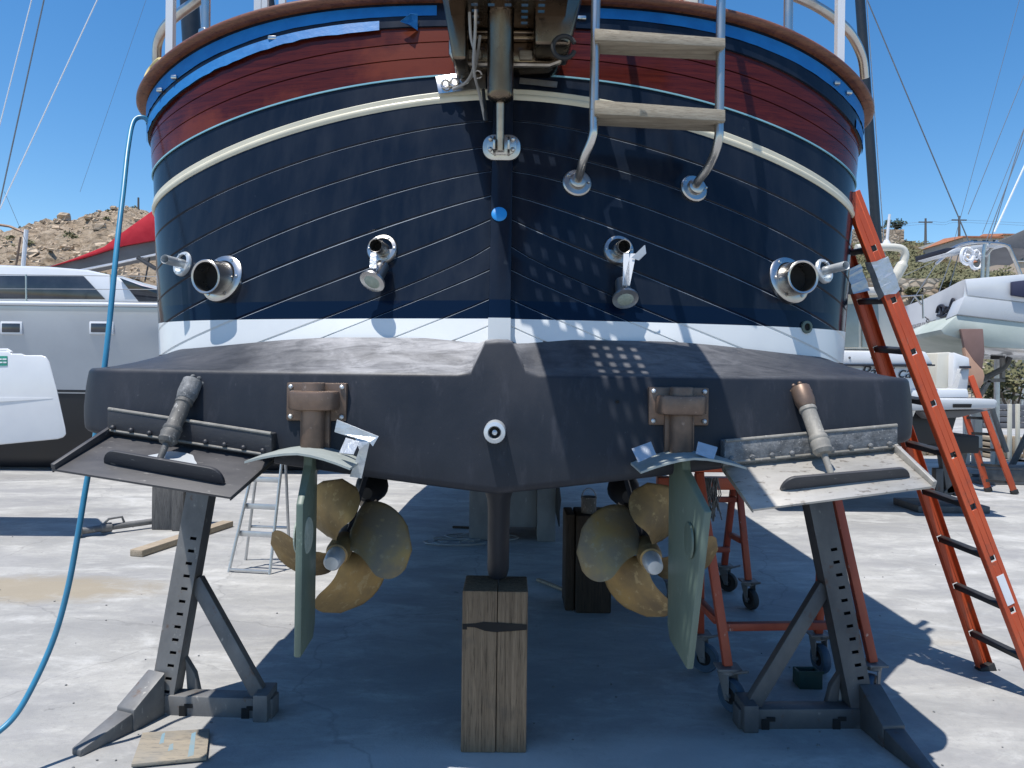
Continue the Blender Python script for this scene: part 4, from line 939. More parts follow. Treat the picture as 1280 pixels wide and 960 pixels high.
def upole(px, y0, y1, D, label, arm=True):
    b, a = P(px, y1, D), P(px, y0, D); t = thing('utility_pole', (b.x, D, b.z), label, 'pole', 'poles on the hill')
    m = MB(); m.tube([b - V((0, 0, 1)), a], [.16, .11], 8); m.build('post', 'greypost', t)
    if arm: m = MB(); m.box((a.x - .8, D - .06, a.z - .5), (a.x + .8, D + .06, a.z - .38)); m.build('crossarm', 'greypost', t)
upole(173, 247, 282, 85, 'bare timber pole on the rocky hilltop beside the red sail cover', False)
upole(1157, 273, 300, 84, 'thin pole with a crossarm between the ruin and the houses')
upole(1199, 270, 304, 78, 'timber pole with a crossarm just left of the orange roof')
m = MB()
for dy in (0, 3): m.tube(spline([P(1100, 283 + dy, 84), P(1157, 277 + dy, 84), P(1180, 278 + dy, 81), P(1199, 275 + dy, 78), P(1285, 279 + dy, 78)], 5), .012, 4)
tag(m.build('power_line', 'wire'), 'pair of sagging power lines strung between the hilltop poles', 'cable')

# ================================================================== CATAMARAN (left)
D0 = 11.3; XL, XR = -13.5, -3.2
cat = thing('catamaran', (-8.5, D0 + .7, 0), 'silver grey catamaran with black bottom and tinted saloon windows', 'catamaran')
zg = P(60, 381, D0).z; zk = P(60, 492, D0).z; zb = P(60, 592, D0).z
m = MB(); rws = []
sec = [(0, zg), (-.06, zg - .03), (-.06, zg - .10), (-.02, zg - .5), (.06, zk + .55), (.14, zk + .12), (.17, zk)]
for i in range(30):
    X = XL + (XR - XL) * i / 29; rws.append([V((X, D0 + a, z)) for a, z in sec] + [V((X, D0 + 1.3, zk)), V((X, D0 + 1.5, zg))])
R = m.grid(rws, cu=True); m.face(R[0]); m.face(list(reversed(R[-1]))); m.build('hull', 'silverhull', cat, smooth=60)
m = MB(); rws = []
sec = [(.17, zk - .004), (.2, zk - .35), (.32, zb + .25), (.5, zb + .04), (.65, zb), (.8, zb + .04), (1.0, zb + .3), (1.25, zk - .004)]
for i in range(20):
    X = XL + (XR - XL) * i / 19; rws.append([V((X, D0 + a, z)) for a, z in sec])
R = m.grid(rws, cu=True); m.face(R[0]); m.face(list(reversed(R[-1]))); m.build('bottom', 'blackhull', cat, smooth=60)
m = MB(); m.box((XL, D0 + .155, zk + .02), (XR, D0 + .18, zk + .07)); m.build('waterline', 'blackhull', cat)
m = MB(); m.tube([V((XL, D0 - .05, zg + .012)), V((XR, D0 - .05, zg + .012))], .035, 10); m.build('gunwale', 'white', cat)
for a, b in ((-5, 37), (51, 101), (113, 196)):
    p, q = P(a, 378, D0 + .12), P(b, 378, D0 + .12); m = MB(); m.box((p.x, D0 + .10, zg + .01), (q.x, D0 + .2, zg + .065)); m.build('toe_rail', 'bronze', cat)
for a, b in ((4, 27), (115, 141)):
    p, q = P(a, 404, D0 - .02), P(b, 416, D0 - .02)
    m = MB(); m.box((p.x - .03, D0 - .055, q.z - .03), (q.x + .03, D0 + .05, p.z + .03)); w = m.build('portlight', 'white', cat, bevel=.02)
    m = MB(); m.box((p.x, D0 - .062, q.z), (q.x, D0 + .04, p.z)); m.build('pane', 'tinted', w, bevel=.015)
# coachroof: profile with sloping end, extruded across the boat
D1 = D0 + 1.1
prof = [P(-120, 378, D1), P(-120, 322, D1), P(0, 331, D1), P(60, 333, D1), P(108, 337, D1), P(140, 344, D1), P(205, 378, D1)]
m = MB(); prof = [V((p.x, D1, p.z)) for p in prof]; m.prism(prof, (0, 4.5, 0)); m.build('coachroof', 'white', cat, bevel=.05)
def pane(name, pts, D, par, mat='tinted', th=.03):
    m = MB(); m.prism([P(x, y, D) for x, y in pts], (0, th, 0)); return m.build(name, mat, par, bevel=.006)
pane('saloon_window', [(-60, 344), (104, 345), (131, 374), (-60, 373)], D1 - .02, cat)
pane('saloon_window', [(149, 347), (176, 357), (215, 366), (215, 377), (173, 377)], D1 - .03, cat)
m = MB(); m.beam(P(148, 345, D1 - .06), P(222, 368, D1 - .06), .03, .06); m.build('window_visor', 'white', cat)
for px in (33, 139):
    m = MB(); m.tube([P(px, 377, D0 + .05), P(px - (.5 if px < 100 else 1), 343, D0 + .05)], .013, 8); m.build('stanchion', 'steel', cat)
m = MB(); m.tube([P(-20, 361, D0 + .05), P(230, 362, D0 + .05)], .006, 6); m.build('lifeline', 'wire', cat); m = MB(); m.tube([P(-20, 343, D0 + .05), P(230, 346, D0 + .05)], .006, 6); m.build('lifeline', 'wire', cat)
for pts, mt, r in (([(0, 155), (43, -14)], 'whiteline', .010), ([(-2, 262), (58, -14)], 'wire', .013), ([(-2, 265), (128, -14)], 'whiteline', .011), ([(100, 240), (186, -10)], 'wire', .003), ([(10, 250), (28, 292)], 'wire', .004)):
    m = MB(); a, b = P(*pts[0], 13), P(*pts[1], 13); d = (b - a); m.tube([a - d * (.25 if pts[0][0] < 50 else 0), b + d * .4], r, 6); m.build('shroud', mt, cat)
for xx in (-12.4, -9.9, -7.2, -4.4):
    m = MB(); m.box((xx - .2, D0 + .35, 0), (xx + .2, D0 + .95, zb + .05)); m = m.build('keel_block', 'blacktimber', None); tag(m, 'dark timber block under the keel of the grey catamaran', 'block', 'blocks under the catamaran')
# white stern jutting in at the left edge
wb = thing('white_dinghy', (-5.6, 7.2, 0), 'glossy white boat stern with a green sticker at the left edge before the catamaran', 'boat')
Dw = 7.0
out = [(-260, 452), (-120, 441), (0, 439), (10, 439), (14, 442), (28, 442), (31, 444), (52, 444), (58, 446), (62, 452), (71, 485), (82, 535), (83, 543), (79, 547), (72, 549), (0, 556), (-120, 566), (-260, 572)]
m = MB(); m.prism([P(x, y, Dw) for x, y in out], (-.55, .7, .0)); m.build('hull', 'white', wb, bevel=.03, seg=3)
m = MB(); m.tube([P(-40, 438.5, Dw + .03), P(9, 438, Dw + .03), P(14, 441, Dw + .03)], .02, 8); m.build('rubbing_strip', 'white', wb)
m = MB(); m.prism([P(-30, 445, Dw - .004), P(9, 445, Dw - .004), P(9, 457, Dw - .004), P(-30, 458, Dw - .004)], (0, .01, 0)); gs = m.build('sticker', 'green', wb)
m = MB()
for x0, x1, y in ((-2, 2, 449), (3, 8, 449), (-2, 3, 453), (4, 8, 453)): m.prism([P(x0, y - .9, Dw - .007), P(x1, y - .9, Dw - .007), P(x1, y + .9, Dw - .007), P(x0, y + .9, Dw - .007)], (0, .004, 0))
m.build('sticker_mark', 'whiteline', gs)
m = MB(); a = P(-30, 497.5, Dw); b = P(66, 497.5, Dw); m.hexa([a + V((0, -.012, -.05)), b + V((0, -.002, -.006)), b + V((0, .03, -.006)), a + V((0, .03, -.05)), a + V((0, -.012, .0)), b + V((0, -.002, .002)), b + V((0, .03, .002)), a + V((0, .03, 0))]); m.build('knuckle', 'white', wb)
for xx in (-6.7, -6.1):
    m = MB(); m.box((xx - .1, Dw + .3, 0), (xx + .1, Dw + .8, 1.0)); tag(m.build('support_post', 'greypost'), 'grey timber post holding up the white boat stern at the left edge', 'post', 'posts under the white stern')
# red sail cover behind
rc = thing('covered_boom', (-8.2, 17, 0), 'sail boom under a red cover with grey awning hanging below', 'boom')
Dr = 17
m = MB(); m.prism([P(x, y, Dr) for x, y in ((60, 334), (95, 322), (130, 308), (150, 292), (178, 272), (200, 256), (280, 235), (280, 285), (200, 299), (150, 308), (105, 322))], (.0, .5, .1)); m.build('red_cover', 'redcloth', rc, bevel=.05)
m = MB(); m.prism([P(x, y, Dr + .1) for x, y in ((30, 338), (105, 323), (150, 309), (200, 300), (280, 287), (280, 306), (200, 318), (160, 325), (108, 337))], (0, .3, -.05)); m.build('grey_awning', 'greycloth', rc, bevel=.02)
m = MB(); m.tube([P(100, 338, Dr - .05), P(150, 328, Dr - .05), P(200, 317, Dr - .05), P(280, 300, Dr - .05)], .03, 8); m.build('boom', 'alu', rc)
m = MB(); m.tube([P(172, 322, Dr - .1), P(195, 336, Dr - .1)], .05, 8); m.tube([P(187, 322, Dr), P(181, 352, Dr)], .02, 6); m.tube([P(260, 300, Dr + .3), V((P(260, 300, Dr).x, Dr + .3, 0))], .12, 10); m.build('strut', 'mastblack', rc)
gp = thing('white_post', (P(30, 340, 20).x, 20, 0), 'thin white post with a reddish crossbar above the catamaran roof', 'post')
m = MB(); a = P(33, 287, 20); m.tube([V((P(29, 340, 20).x, 20, 0)), P(29, 332, 20), a], .055, 8); m.build('post', 'whiteline', gp)
m = MB(); m.tube([a - V((0, 0, .1)), P(12, 283, 20), P(-8, 280, 20)], .04, 6); m.tube([P(26, 296, 20), P(20, 332, 20)], .03, 6); m.build('crossbar', 'bronze', gp)
for px in (4, 19): pass
def mast(px0, y0, px1, y1, D, r, label):
    a, b = P(px0, y0, D), P(px1, y1, D); d = (b - a); foot = a - d * (a.z / d.z); top = a + d * ((CAMH + 9 * D / 10 - a.z) / d.z)
    t = thing('mast', tuple(foot), label, 'mast'); m = MB(); m.tube([foot, a, top], r, 14); m.build('spar', 'mastblack', t)
    m = MB(); m.tube([foot + V((r * 1.15, -.03, .2)), top + V((r * 1.15, -.03, 0))], .008, 6); m.build('track', 'alu', t)
mast(240, 52, 237, 0, 13, .165, 'thick black mast behind the stern rail on the left of the navy yacht')
mast(340, 20, 337, 0, 16, .10, 'dark mast seen between white awning poles above the mahogany bulwark')
mast(1096, 300, 1075, 0, 11, .07, 'slim black mast rising beside the orange ladder top')

# ================================================================== RIGHT HAND BOATS
mb = thing('white_motorboat', (4.6, 9.2, 0), 'white motorboat with cream cabin and blue cursive lettering behind the orange ladder', 'motorboat')
Dm = 8.8
def slab(name, pts, D, dep, mat, par, bevel=.02, seg=2, ext=None):
    m = MB(); m.prism([P(x, y, D) for x, y in pts], ext or (0, dep, 0)); return m.build(name, mat, par, bevel=bevel, seg=seg)
slab('hull', [(960, 455), (1163, 458), (1160, 490), (1150, 505), (1135, 538), (960, 550)], Dm, 2.6, 'white', mb, .03)
slab('bottom', [(960, 540), (1150, 512), (1198, 518), (1190, 545), (1172, 555), (960, 572)], Dm + .15, 2.2, 'blackhull', mb, .03)
slab('coaming', [(960, 437), (1158, 439), (1168, 456), (960, 457)], Dm - .06, 2.7, 'white', mb, .03)
slab('rub_line', [(960, 455), (1169, 455.5), (1169, 457.5), (960, 457)], Dm - .085, .1, 'ink', mb, 0)
slab('transom_seat', [(1172, 441), (1190, 440), (1190, 487), (1170, 486)], Dm + .2, 1.4, 'creamcabin', mb, .02)
slab('transom_seat', [(1192, 440), (1212, 447), (1213, 459), (1201, 461), (1196, 488), (1191, 488)], Dm + .1, 1.6, 'white', mb, .02)
slab('stern_panel', [(1203, 461), (1212, 461), (1209, 489), (1196, 488)], Dm, 1.8, 'offwhite', mb, .01)
slab('stern_trim', [(1202, 457.5), (1214, 457.5), (1214, 460.5), (1202, 460.5)], Dm - .03, .05, 'ink', mb, 0)
slab('cockpit_sole', [(1140, 486), (1210, 486), (1212, 497), (1140, 498)], Dm - .02, 2.2, 'white', mb, .02)
slab('bathing_platform', [(1130, 498), (1247, 499), (1248, 503), (1246, 511), (1130, 514)], Dm - .3, 2.4, 'offwhite', mb, .03)
slab('platform_vent', [(1192, 505), (1215, 505), (1214, 509.5), (1192, 509.5)], Dm - .315, .05, 'black', mb, 0)
slab('platform_underside', [(1150, 514), (1240, 512), (1200, 522), (1160, 524)], Dm, 1.6, 'inkgrey', mb, .02)
cab = slab('cabin', [(960, 362), (1118, 366), (1122, 378), (1136, 437), (960, 437)], Dm + .5, 1.8, 'creamcabin', mb, .03)
slab('cabin_window', [(1050, 380), (1074, 380), (1074, 434), (1050, 434)], Dm + .47, .05, 'curtain', cab, .01)
slab('cabin_window', [(1078, 380), (1098, 380), (1101, 434), (1078, 434)], Dm + .47, .05, 'curtain', cab, .01)
slab('cabin_roof', [(940, 357), (1104, 359), (1118, 362), (1118, 367), (940, 366)], Dm + .3, 2.2, 'whitewall', cab, .02)
for dd in (.6, 2.1):
    m = MB(); pts = [P(x, y, Dm + dd) for x, y in ((1070, 310), (1100, 309), (1124, 310), (1131, 317), (1129, 328), (1120, 345), (1110, 366))]
    m.tube(spline(pts, 6), [.05] * 25 + [.07] * 6 + [.055] * 6, 12)
    m.build('radar_arch', 'creamcabin', mb)
m = MB(); m.tube([P(1108, 308, Dm + 1.2), P(1112, 268, Dm + 1.2)], [.022, .018], 8); m.lathe([(.07, 0), (.05, .06), (.03, .1)], P(1108, 309, Dm + 1.2), (0, 0, 1), 12); m.build('aerial', 'white', mb)
m = MB()
for pts in (((1120, 371), (1153, 369), (1154, 398)), ((1142, 369), (1152, 381))): m.tube([P(x, y, Dm + .6) for x, y in pts], .012, 6)
m.build('hand_rail', 'steel', mb)
text('boat_name', 'Pámi', .205, 'ink', facing(P(1095, 465.5, Dm - .012), (1, 0, -.02), (0, 0, 1)), mb, .35)
text('boat_name', 'cat', .205, 'ink', facing(P(1134, 466, Dm - .012), (1, 0, -.02), (0, 0, 1)), mb, .35)
m = MB()
for px in (1062, 1090, 1142): m.lathe([(.015, 0), (.012, .01), (.002, .014)], P(px, 447, Dm - .06), (0, -1, 0), 8)
m.build('snap_button', 'inkgrey', mb)
# stand under the motorboat
bs = thing('boat_stand', (5.5, 9.3, 0), 'dark folding boat stand under the stern of the white motorboat', 'boat stand')
m = MB()
for a, b in (((1175, 548), (1186, 616)), ((1206, 548), (1190, 616)), ((1172, 618), (1172, 585)), ((1195, 620), (1200, 575)), ((1210, 590), (1180, 618))): m.beam(P(*a, 9.2), P(*b, 9.2), .10, .10)
m.build('leg', 'galvdark', bs, bevel=.01)
m = MB(); m.box((5.1, 9.0, .0), (6.0, 9.6, .09)); m.build('base', 'galvdark', bs, bevel=.01)
m = MB(); m.box((P(1150, 548, 9.2).x, 9.0, P(0, 550, 9.2).z), (P(1212, 548, 9.2).x, 9.6, P(0, 540, 9.2).z + .12)); m.build('pad', 'rubber', bs, bevel=.02)

# sailing yacht whose stern overhangs
sy = thing('sailing_yacht', (9.5, 14, 0), 'white sailing yacht with broad stern overhang, brown rudder and stern arch, high on stands', 'sailing yacht')
def ys(D, xl, zs, xr):   # one section: left sheer, chine, keel line ... right sheer
    return None
rws = []
stations = [(11.0, 1207, 349, 1203, 383, 1215, 408, 1232, 433), (11.2, 1199, 352, 1197, 386, 1207, 415, 1228, 436), (11.6, 1180, 362, 1178, 400, 1190, 421, 1216, 437), (12.2, 1155, 374, 1153, 410, 1166, 425, 1195, 439), (12.9, 1128, 384, 1126, 418, 1142, 430, 1176, 440), (14.0, 1090, 392, 1092, 424, 1112, 434, 1156, 441)]
for D, *q in stations:
    pts = [P(q[2 * k], q[2 * k + 1], D) for k in range(4)]
    cx = 9.35; c = [V((2 * cx - p.x, D, p.z)) for p in reversed(pts)]
    rws.append(pts + [V((cx, D, min(pts[3].z, pts[3].z - .12)))] + c)
m = MB(); R = m.grid(rws)
# deck and transom
for i in range(len(R) - 1): m.face([R[i][0], R[i + 1][0], R[i + 1][-1], R[i][-1]])
m.face(R[0]); m.face(list(reversed(R[-1]))); m.build('hull', 'white', sy, smooth=35)
# grey transom wedge above the bottom
a = [P(1207, 349, 10.97), P(1300, 341, 10.97), P(1300, 380, 10.97), P(1210, 369, 10.97)]
m = MB(); m.prism(a, (0, .04, 0)); m.build('transom', 'white', sy, bevel=.01)
a = [P(1206, 370, 10.96), P(1300, 381, 10.96), P(1300, 405, 10.96), P(1196, 393, 10.96)]
m = MB(); m.prism(a, (0, .3, -.06)); m.build('stern_panel', 'offwhite', sy, bevel=.01)
a = [P(1196, 394, 10.98), P(1300, 406, 10.98), P(1300, 437, 10.98), P(1236, 434, 10.98), P(1180, 418, 10.98), P(1176, 412, 10.98)]
m = MB(); m.prism(a, (.6, 3.5, -.1)); m.build('bottom', 'palegreen', sy, bevel=.01)
slab('stern_cushion', [(1266, 352), (1300, 348), (1300, 374), (1266, 369)], 10.9, .06, 'navycloth', sy, .01)
m = MB(); pts = [(1201, 411), (1229, 411), (1231, 440), (1228, 462), (1217, 450), (1206, 436)]; m.prism([P(x, y, 10.86) for x, y in pts], (.03, .1, 0)); ru = m.build('rudder', 'brownred', sy, bevel=.01)
m = MB(); pts = [(1206, 434), (1217, 450), (1229, 463), (1231, 470), (1229, 480), (1224, 486), (1219, 487), (1213, 480), (1210, 465)]; m.prism([P(x, y, 10.845) for x, y in pts], (.03, .13, 0)); m.build('rudder_tip', 'peach', ru, bevel=.01)
text('boat_name', 'ROUTES DU LARGE', .085, 'inkgrey', facing(P(1154, 405.5, 12.16), P(1172, 400, 11.8) - P(1141, 407, 12.55), (0, 0, 1)), sy)
lg = MB()
for pts in ([(1171, 391), (1173, 384), (1178, 382), (1181, 388), (1177, 394), (1172, 394)], [(1175, 383), (1177, 393)], [(1183, 383), (1182, 390), (1186, 386), (1189, 388)], [(1176, 396), (1184, 394), (1189, 388), (1190, 376)], [(1188, 382), (1191, 374), (1192, 380), (1186, 385)]):
    lg.tube(spline([P(x, y, 11.0 + (1207 - x) * .0225 - .06) for x, y in pts], 4), .025, 6)
lg.build('logo', 'ink', sy)
ex = MB()
for pts in ([(1160, 398), (1158, 402), (1165, 402), (1168, 396)], [(1156, 396), (1162, 401)]): ex.tube(spline([P(x, y, 12.0) for x, y in pts], 4), .01, 5)
ex.build('emblem', 'inkgrey', sy)
m = MB()
for pts, D in (([(1183, 317), (1196, 309), (1215, 304), (1240, 304), (1262, 308)], 12), ([(1186, 313), (1200, 306), (1216, 302.5)], 12), ([(1228, 349), (1229, 320), (1231, 305)], 11.6), ([(1234, 349), (1235, 322), (1236, 305)], 12.5), ([(1237, 304), (1258, 307), (1266, 320), (1276, 344)], 11.6), ([(1170, 330), (1184, 318)], 13), ([(1232, 320), (1247, 301)], 12)):
    m = MB(); m.tube(spline([P(x, y, D) for x, y in pts], 5), .028, 8); m.build('stern_arch', 'steel', sy)
slab('solar_panel', [(1182, 310), (1195, 309), (1193, 317), (1182, 317)], 11.9, .9, 'ink', sy, .01)
m = MB(); m.prism([P(x, y, 11.8) for x, y in ((1185, 316), (1196, 310), (1240, 304), (1262, 307), (1240, 308), (1205, 314), (1194, 318))], (0, .9, .0)); m.build('arch_top', 'offwhite', sy, bevel=.01)
m = MB(); rr = random.Random(4)
for k in range(7):
    c = P(1212 + rr.uniform(-4, 10), 321 + rr.uniform(-4, 8), 11.7); r = rr.uniform(.05, .11)
    m.tube([c + V((r * math.cos(a), rr.uniform(-.02, .02), r * 1.3 * math.sin(a))) for a in [RAD(i * 30) for i in range(13)]], .018, 6)
m.build('coiled_rope', 'whiteline', sy)
m = MB(); m.prism([P(x, y, 12.5) for x, y in ((1247, 302), (1300, 278), (1300, 312), (1262, 310))], (.3, 1.2, -.1)); m.build('sail_cover', 'greycloth', sy, bevel=.02)
for x0, y0, x1, y1, D, r in ((1211, 302, 1079, -12, 13, .012), (1193, 300, 1277, -10, 16, .006), (1210, 268, 1300, 45, 14, .007), (1238, 300, 1300, 96, 13, .009), (1228, 292, 1300, 110, 14, .006), (1243, 290, 1300, 165, 12.5, .016), (1222, 330, 1300, 120, 12.5, .008), (1130, 345, 1212, 305, 14, .006), (1178, 390, 1200, 312, 12.5, .010), (1152, 425, 1190, 320, 14, .010), (1138, 380, 1170, 330, 15, .010)):
    m = MB(); a, b = P(x0, y0, D), P(x1, y1, D); m.tube([a, b + (b - a) * (.3 if y1 < 200 and D else 0)], r, 6); m.build('stay', 'wire' if r < .016 else 'whiteline', sy)
m = MB(); m.hexa([P(1238, 449, 12.6), P(1256, 449, 12.6), P(1256, 449, 13.4), P(1238, 449, 13.4), P(1238, 434, 12.6), P(1258, 434, 12.6), P(1258, 434, 13.4), P(1238, 434, 13.4)]); m.build('hull_strut', 'blackhull', sy)
# stands of the sailing yacht
ss = thing('boat_stand', (8.2, 13.5, 0), 'steel yacht stand with a curved cradle pad under the sailing yacht', 'boat stand')
m = MB(); m.tube(spline([P(x, y, 12.3) for x, y in ((1228, 474), (1240, 468), (1254, 460), (1262, 447))], 5), .05, 8); m.build('cradle_pad', 'galvdark', ss)
m = MB()
for a, b in (((1253, 447), (1253, 474)), ((1222, 476), (1255, 475)), ((1236, 476), (1222, 500)), ((1236, 500), (1258, 565))): m.beam(P(*a, 12.3), P(*b, 12.3), .06, .06)
m.build('post', 'galv', ss); m = MB(); m.box((7.6, 12.1, 0), (8.9, 12.7, .08)); m.build('base', 'galv', ss)
# posts, fence and clutter along the far edge of the yard
fe = thing('wire_fence', (22, 31, 0), 'grey wire mesh fence along the far edge of the yard', 'fence')
m = MB()
for k in range(60):
    X = 13 + k * .34; m.beam((X, 31, 0), (X, 31, 2.3), .03, .03)
for z in (.2, .8, 1.4, 2.0, 2.3): m.beam((13, 31, z), (34, 31, z), .03, .03, (0, 0, 1))
m.build('mesh', 'alu', fe)
for k in range(8):
    m = MB(); m.beam((13 + k * 3, 31.05, 0), (13 + k * 3, 31.05, 2.5), .10, .10); m.build('post', 'alu', fe)
cols = ['creamcabin', 'whitewall', 'alu', 'greypost', 'navycloth', 'plank']
rr = random.Random(8)
for i, (px, yt, yb_, w, mt, lab) in enumerate([(1246, 448, 576, 5, 'alu', 'tall pale steel prop with a square hole near its foot'), (1241, 500, 578, 4, 'whitewall', 'cream painted prop left of the tall steel prop'), (1221, 500, 575, 9, 'whitewall', 'broad white post behind the far orange ladder'), (1208, 505, 575, 6, 'whitewall', 'white post between the motorboat stand and far orange ladder'), (1262, 505, 568, 4, 'creamcabin', 'cream post near the right edge of the yard'), (1272, 505, 568, 4, 'creamcabin', 'outermost cream post by the right picture edge')]):
    D = CAMH * F / (yb_ - HOR); a, b = P(px, yt, D), P(px, yb_, D); t = thing('boat_prop', (b.x, D, 0), lab, 'prop', 'props stored at the far edge of the yard')
    m = MB(); m.beam(V((b.x, D, 0)), a, w / F * D, w / F * D); m.build('post', mt, t, bevel=.01)
    m = MB(); m.box((b.x - .22, D - .2, 0), (b.x + .22, D + .2, .03)); m.build('foot_plate', 'galv', t)
for i, (x0, x1, yt, yb_, mt, lab) in enumerate([(1150, 1182, 540, 563, 'plank', 'cream timber pallet behind the motorboat stand'), (1183, 1235, 548, 562, 'creamcabin', 'long cream timber crate behind the far orange ladder'), (1238, 1282, 545, 566, 'plank', 'low cream crate at the right edge'), (1222, 1290, 505, 528, 'inkgrey', 'row of dark parked gear behind the wire fence')]):
    D = CAMH * F / (yb_ - HOR); a, b = P(x0, yt, D), P(x1, yb_, D); t = thing('timber_crate' if i < 3 else 'gear_box', ((a.x + b.x) / 2, D, 0), lab, 'crate')
    m = MB(); n = 4
    for k in range(n): z0 = a.z * k / n; m.box((a.x, D, z0 + .02), (b.x, D + .7, a.z * (k + 1) / n - .02))
    m.build('side_board', mt, t, bevel=.008)
    m = MB()
    for k in range(4): X = a.x + (b.x - a.x) * (k + .1) / 3.4; m.box((X, D - .04, 0), (X + .1, D - .003, a.z))
    m.build('batten', mt, t, bevel=.008)
kb = thing('steel_beam_bench', (8.6, 10.9, 0), 'long grey steel channel lying on the yard at the right edge', 'steel beam')
m = MB(); a, b = G(1226, 606), G(1330, 606); D = a.y
m.box((a.x, D, 0), (b.x + 1, D + .5, .05)); m.box((a.x, D, .05), (b.x + 1, D + .05, .24)); m.box((a.x, D, .24), (b.x + 1, D + .4, .28)); m.build('channel', 'galvdark', kb, bevel=.008)
dp = thing('steel_prop', tuple(G(1262, 588)), 'dark diagonal steel prop leaning at the right edge of the yard', 'prop')
m = MB(); m.beam(G(1262, 588), P(1288, 535, G(1262, 588).y), .08, .08); m.build('shaft', 'galvdark', dp, bevel=.008); m = MB(); q = G(1262, 588); m.box((q.x - .15, q.y - .15, 0), (q.x + .15, q.y + .15, .03)); m.build('foot_plate', 'galvdark', dp)

# ================================================================== LADDERS, STANDS, TROLLEYS, TIMBER
def rail(p0, p1, outer, mat, w=.088, holes=12, pitch=None, start=.22, first=True):
    """channel rail with square rung holes cut in its web; outer = direction the web faces"""
    mtx, L = frame(p0, p1, outer); m = MB(); hw = .016; w2 = w / 2; t = .005; hs = []
    z = start; prev = 0
    while z < L - .1: hs.append(z); z += pitch
    m.box((-w2, 0, 0), (-hw, t, L), mtx); m.box((hw, 0, 0), (w2, t, L), mtx); 
    for z in hs: m.box((-hw, 0, prev), (hw, t, z - hw), mtx); prev = z + hw
    m.box((-hw, 0, prev), (hw, t, L), mtx)
    for s in (-1, 1): m.box((s * w2 - (t if s > 0 else 0), -.032, 0), (s * w2 + (t if s < 0 else 0), 0, L), mtx)
    return m, [mtx @ V((0, 0, z)) for z in hs], mtx, L
def ladder(name, n0, n1, f0, f1, label, pitch=.285, tape=True, w=.088):
    t = thing(name, tuple((V(n0) + V(f0)) / 2), label, 'ladder', 'orange ladders')
    out = (V(n0) - V(f0)).normalized()
    mA, hA, MA, LA = rail(n0, n1, out, 'orange', pitch=pitch, w=w); mB, hB, MB_, LB = rail(f0, f1, -out, 'orange', pitch=pitch, w=w)
    ra = mA.build('rail', 'orange', t, bevel=.002, seg=1); rb = mB.build('rail', 'orange', t, bevel=.002, seg=1)
    for mtx, par in ((MA, ra), (MB_, rb)):
        m = MB(); m.box((-w / 2 - .006, -.04, -.035), (w / 2 + .006, .012, .03), mtx); m.build('rubber_foot', 'rubber', par, bevel=.006)
    for a, b in zip(hA, hB):
        d = (a - b).normalized(); m = MB(); fr = MA.to_3x3().col[2]
        m.beam(b + d * .002, a - d * .008, .032, .036, V(MA.to_3x3().col[0])); m.build('rung', 'blackmetal', t, bevel=.005)
    if tape:
        for mtx, L, z0, z1 in ((MA, LA, *tape[0]), (MB_, LB, *tape[1])):
            m = MB(); k = 0; rws = []; rr = random.Random(2)
            for i in range(10):
                z = z0 + (z1 - z0) * i / 9; e = .004
                rws.append([mtx @ V((sx * (w / 2 + e + rr.uniform(0, .006)), y + rr.uniform(0, .005) * (1 if y > 0 else -1), z + rr.uniform(-.012, .012))) for sx, y in ((-1, -.037), (-1, .009), (-.4, .010), (.3, .010), (1, .009), (1, -.037))])
            m.grid(rws, cu=True); m.build('tape_wrap', 'duct', t, smooth=0)
    return t, MA
n0, n1 = V((2.845, 3.80, 0)), V((1.785, 3.80, 2.67)); f0, f1 = V((2.78, 4.21, 0)), V((1.845, 4.21, 2.67))
lt, MA = ladder('extension_ladder', n0, n1, f0, f1, 'tall orange ladder with taped rails leaning on the navy yacht', .292, [(2.30, 2.50), (2.32, 2.47)])
Lr = (n1 - n0).length
s0 = (1.7 - 0) ; zz = .62
m = MB(); m.box((-.022, .0055, zz - .075), (.022, .007, zz + .09), MA); m.build('worn_sticker', 'whiteline', lt)
fl2 = thing('extension_ladder', tuple(G(1250, 617)), 'shorter orange ladder standing farther back under the sailing yacht', 'ladder', 'orange ladders')
A0, A1, B0, B1 = G(1269, 618), P(1213, 470, 10.6), G(1236, 615), P(1192, 470, 10.8)
for a, b in ((A0, A1), (B0, B1)):
    m = MB(); m.beam(a, b, .085, .035); rl = m.build('rail', 'orange', fl2, bevel=.004)
    m = MB(); d = (b - a).normalized(); m.beam(a, a + d * .07, .10, .05); m.build('rubber_foot', 'rubber', rl, bevel=.005)
for k in range(7):
    f = .10 + k * .135; m = MB(); m.beam(A0.lerp(A1, f), B0.lerp(B1, f), .035, .04, (0, 0, 1)); m.build('rung', 'blackmetal', fl2)
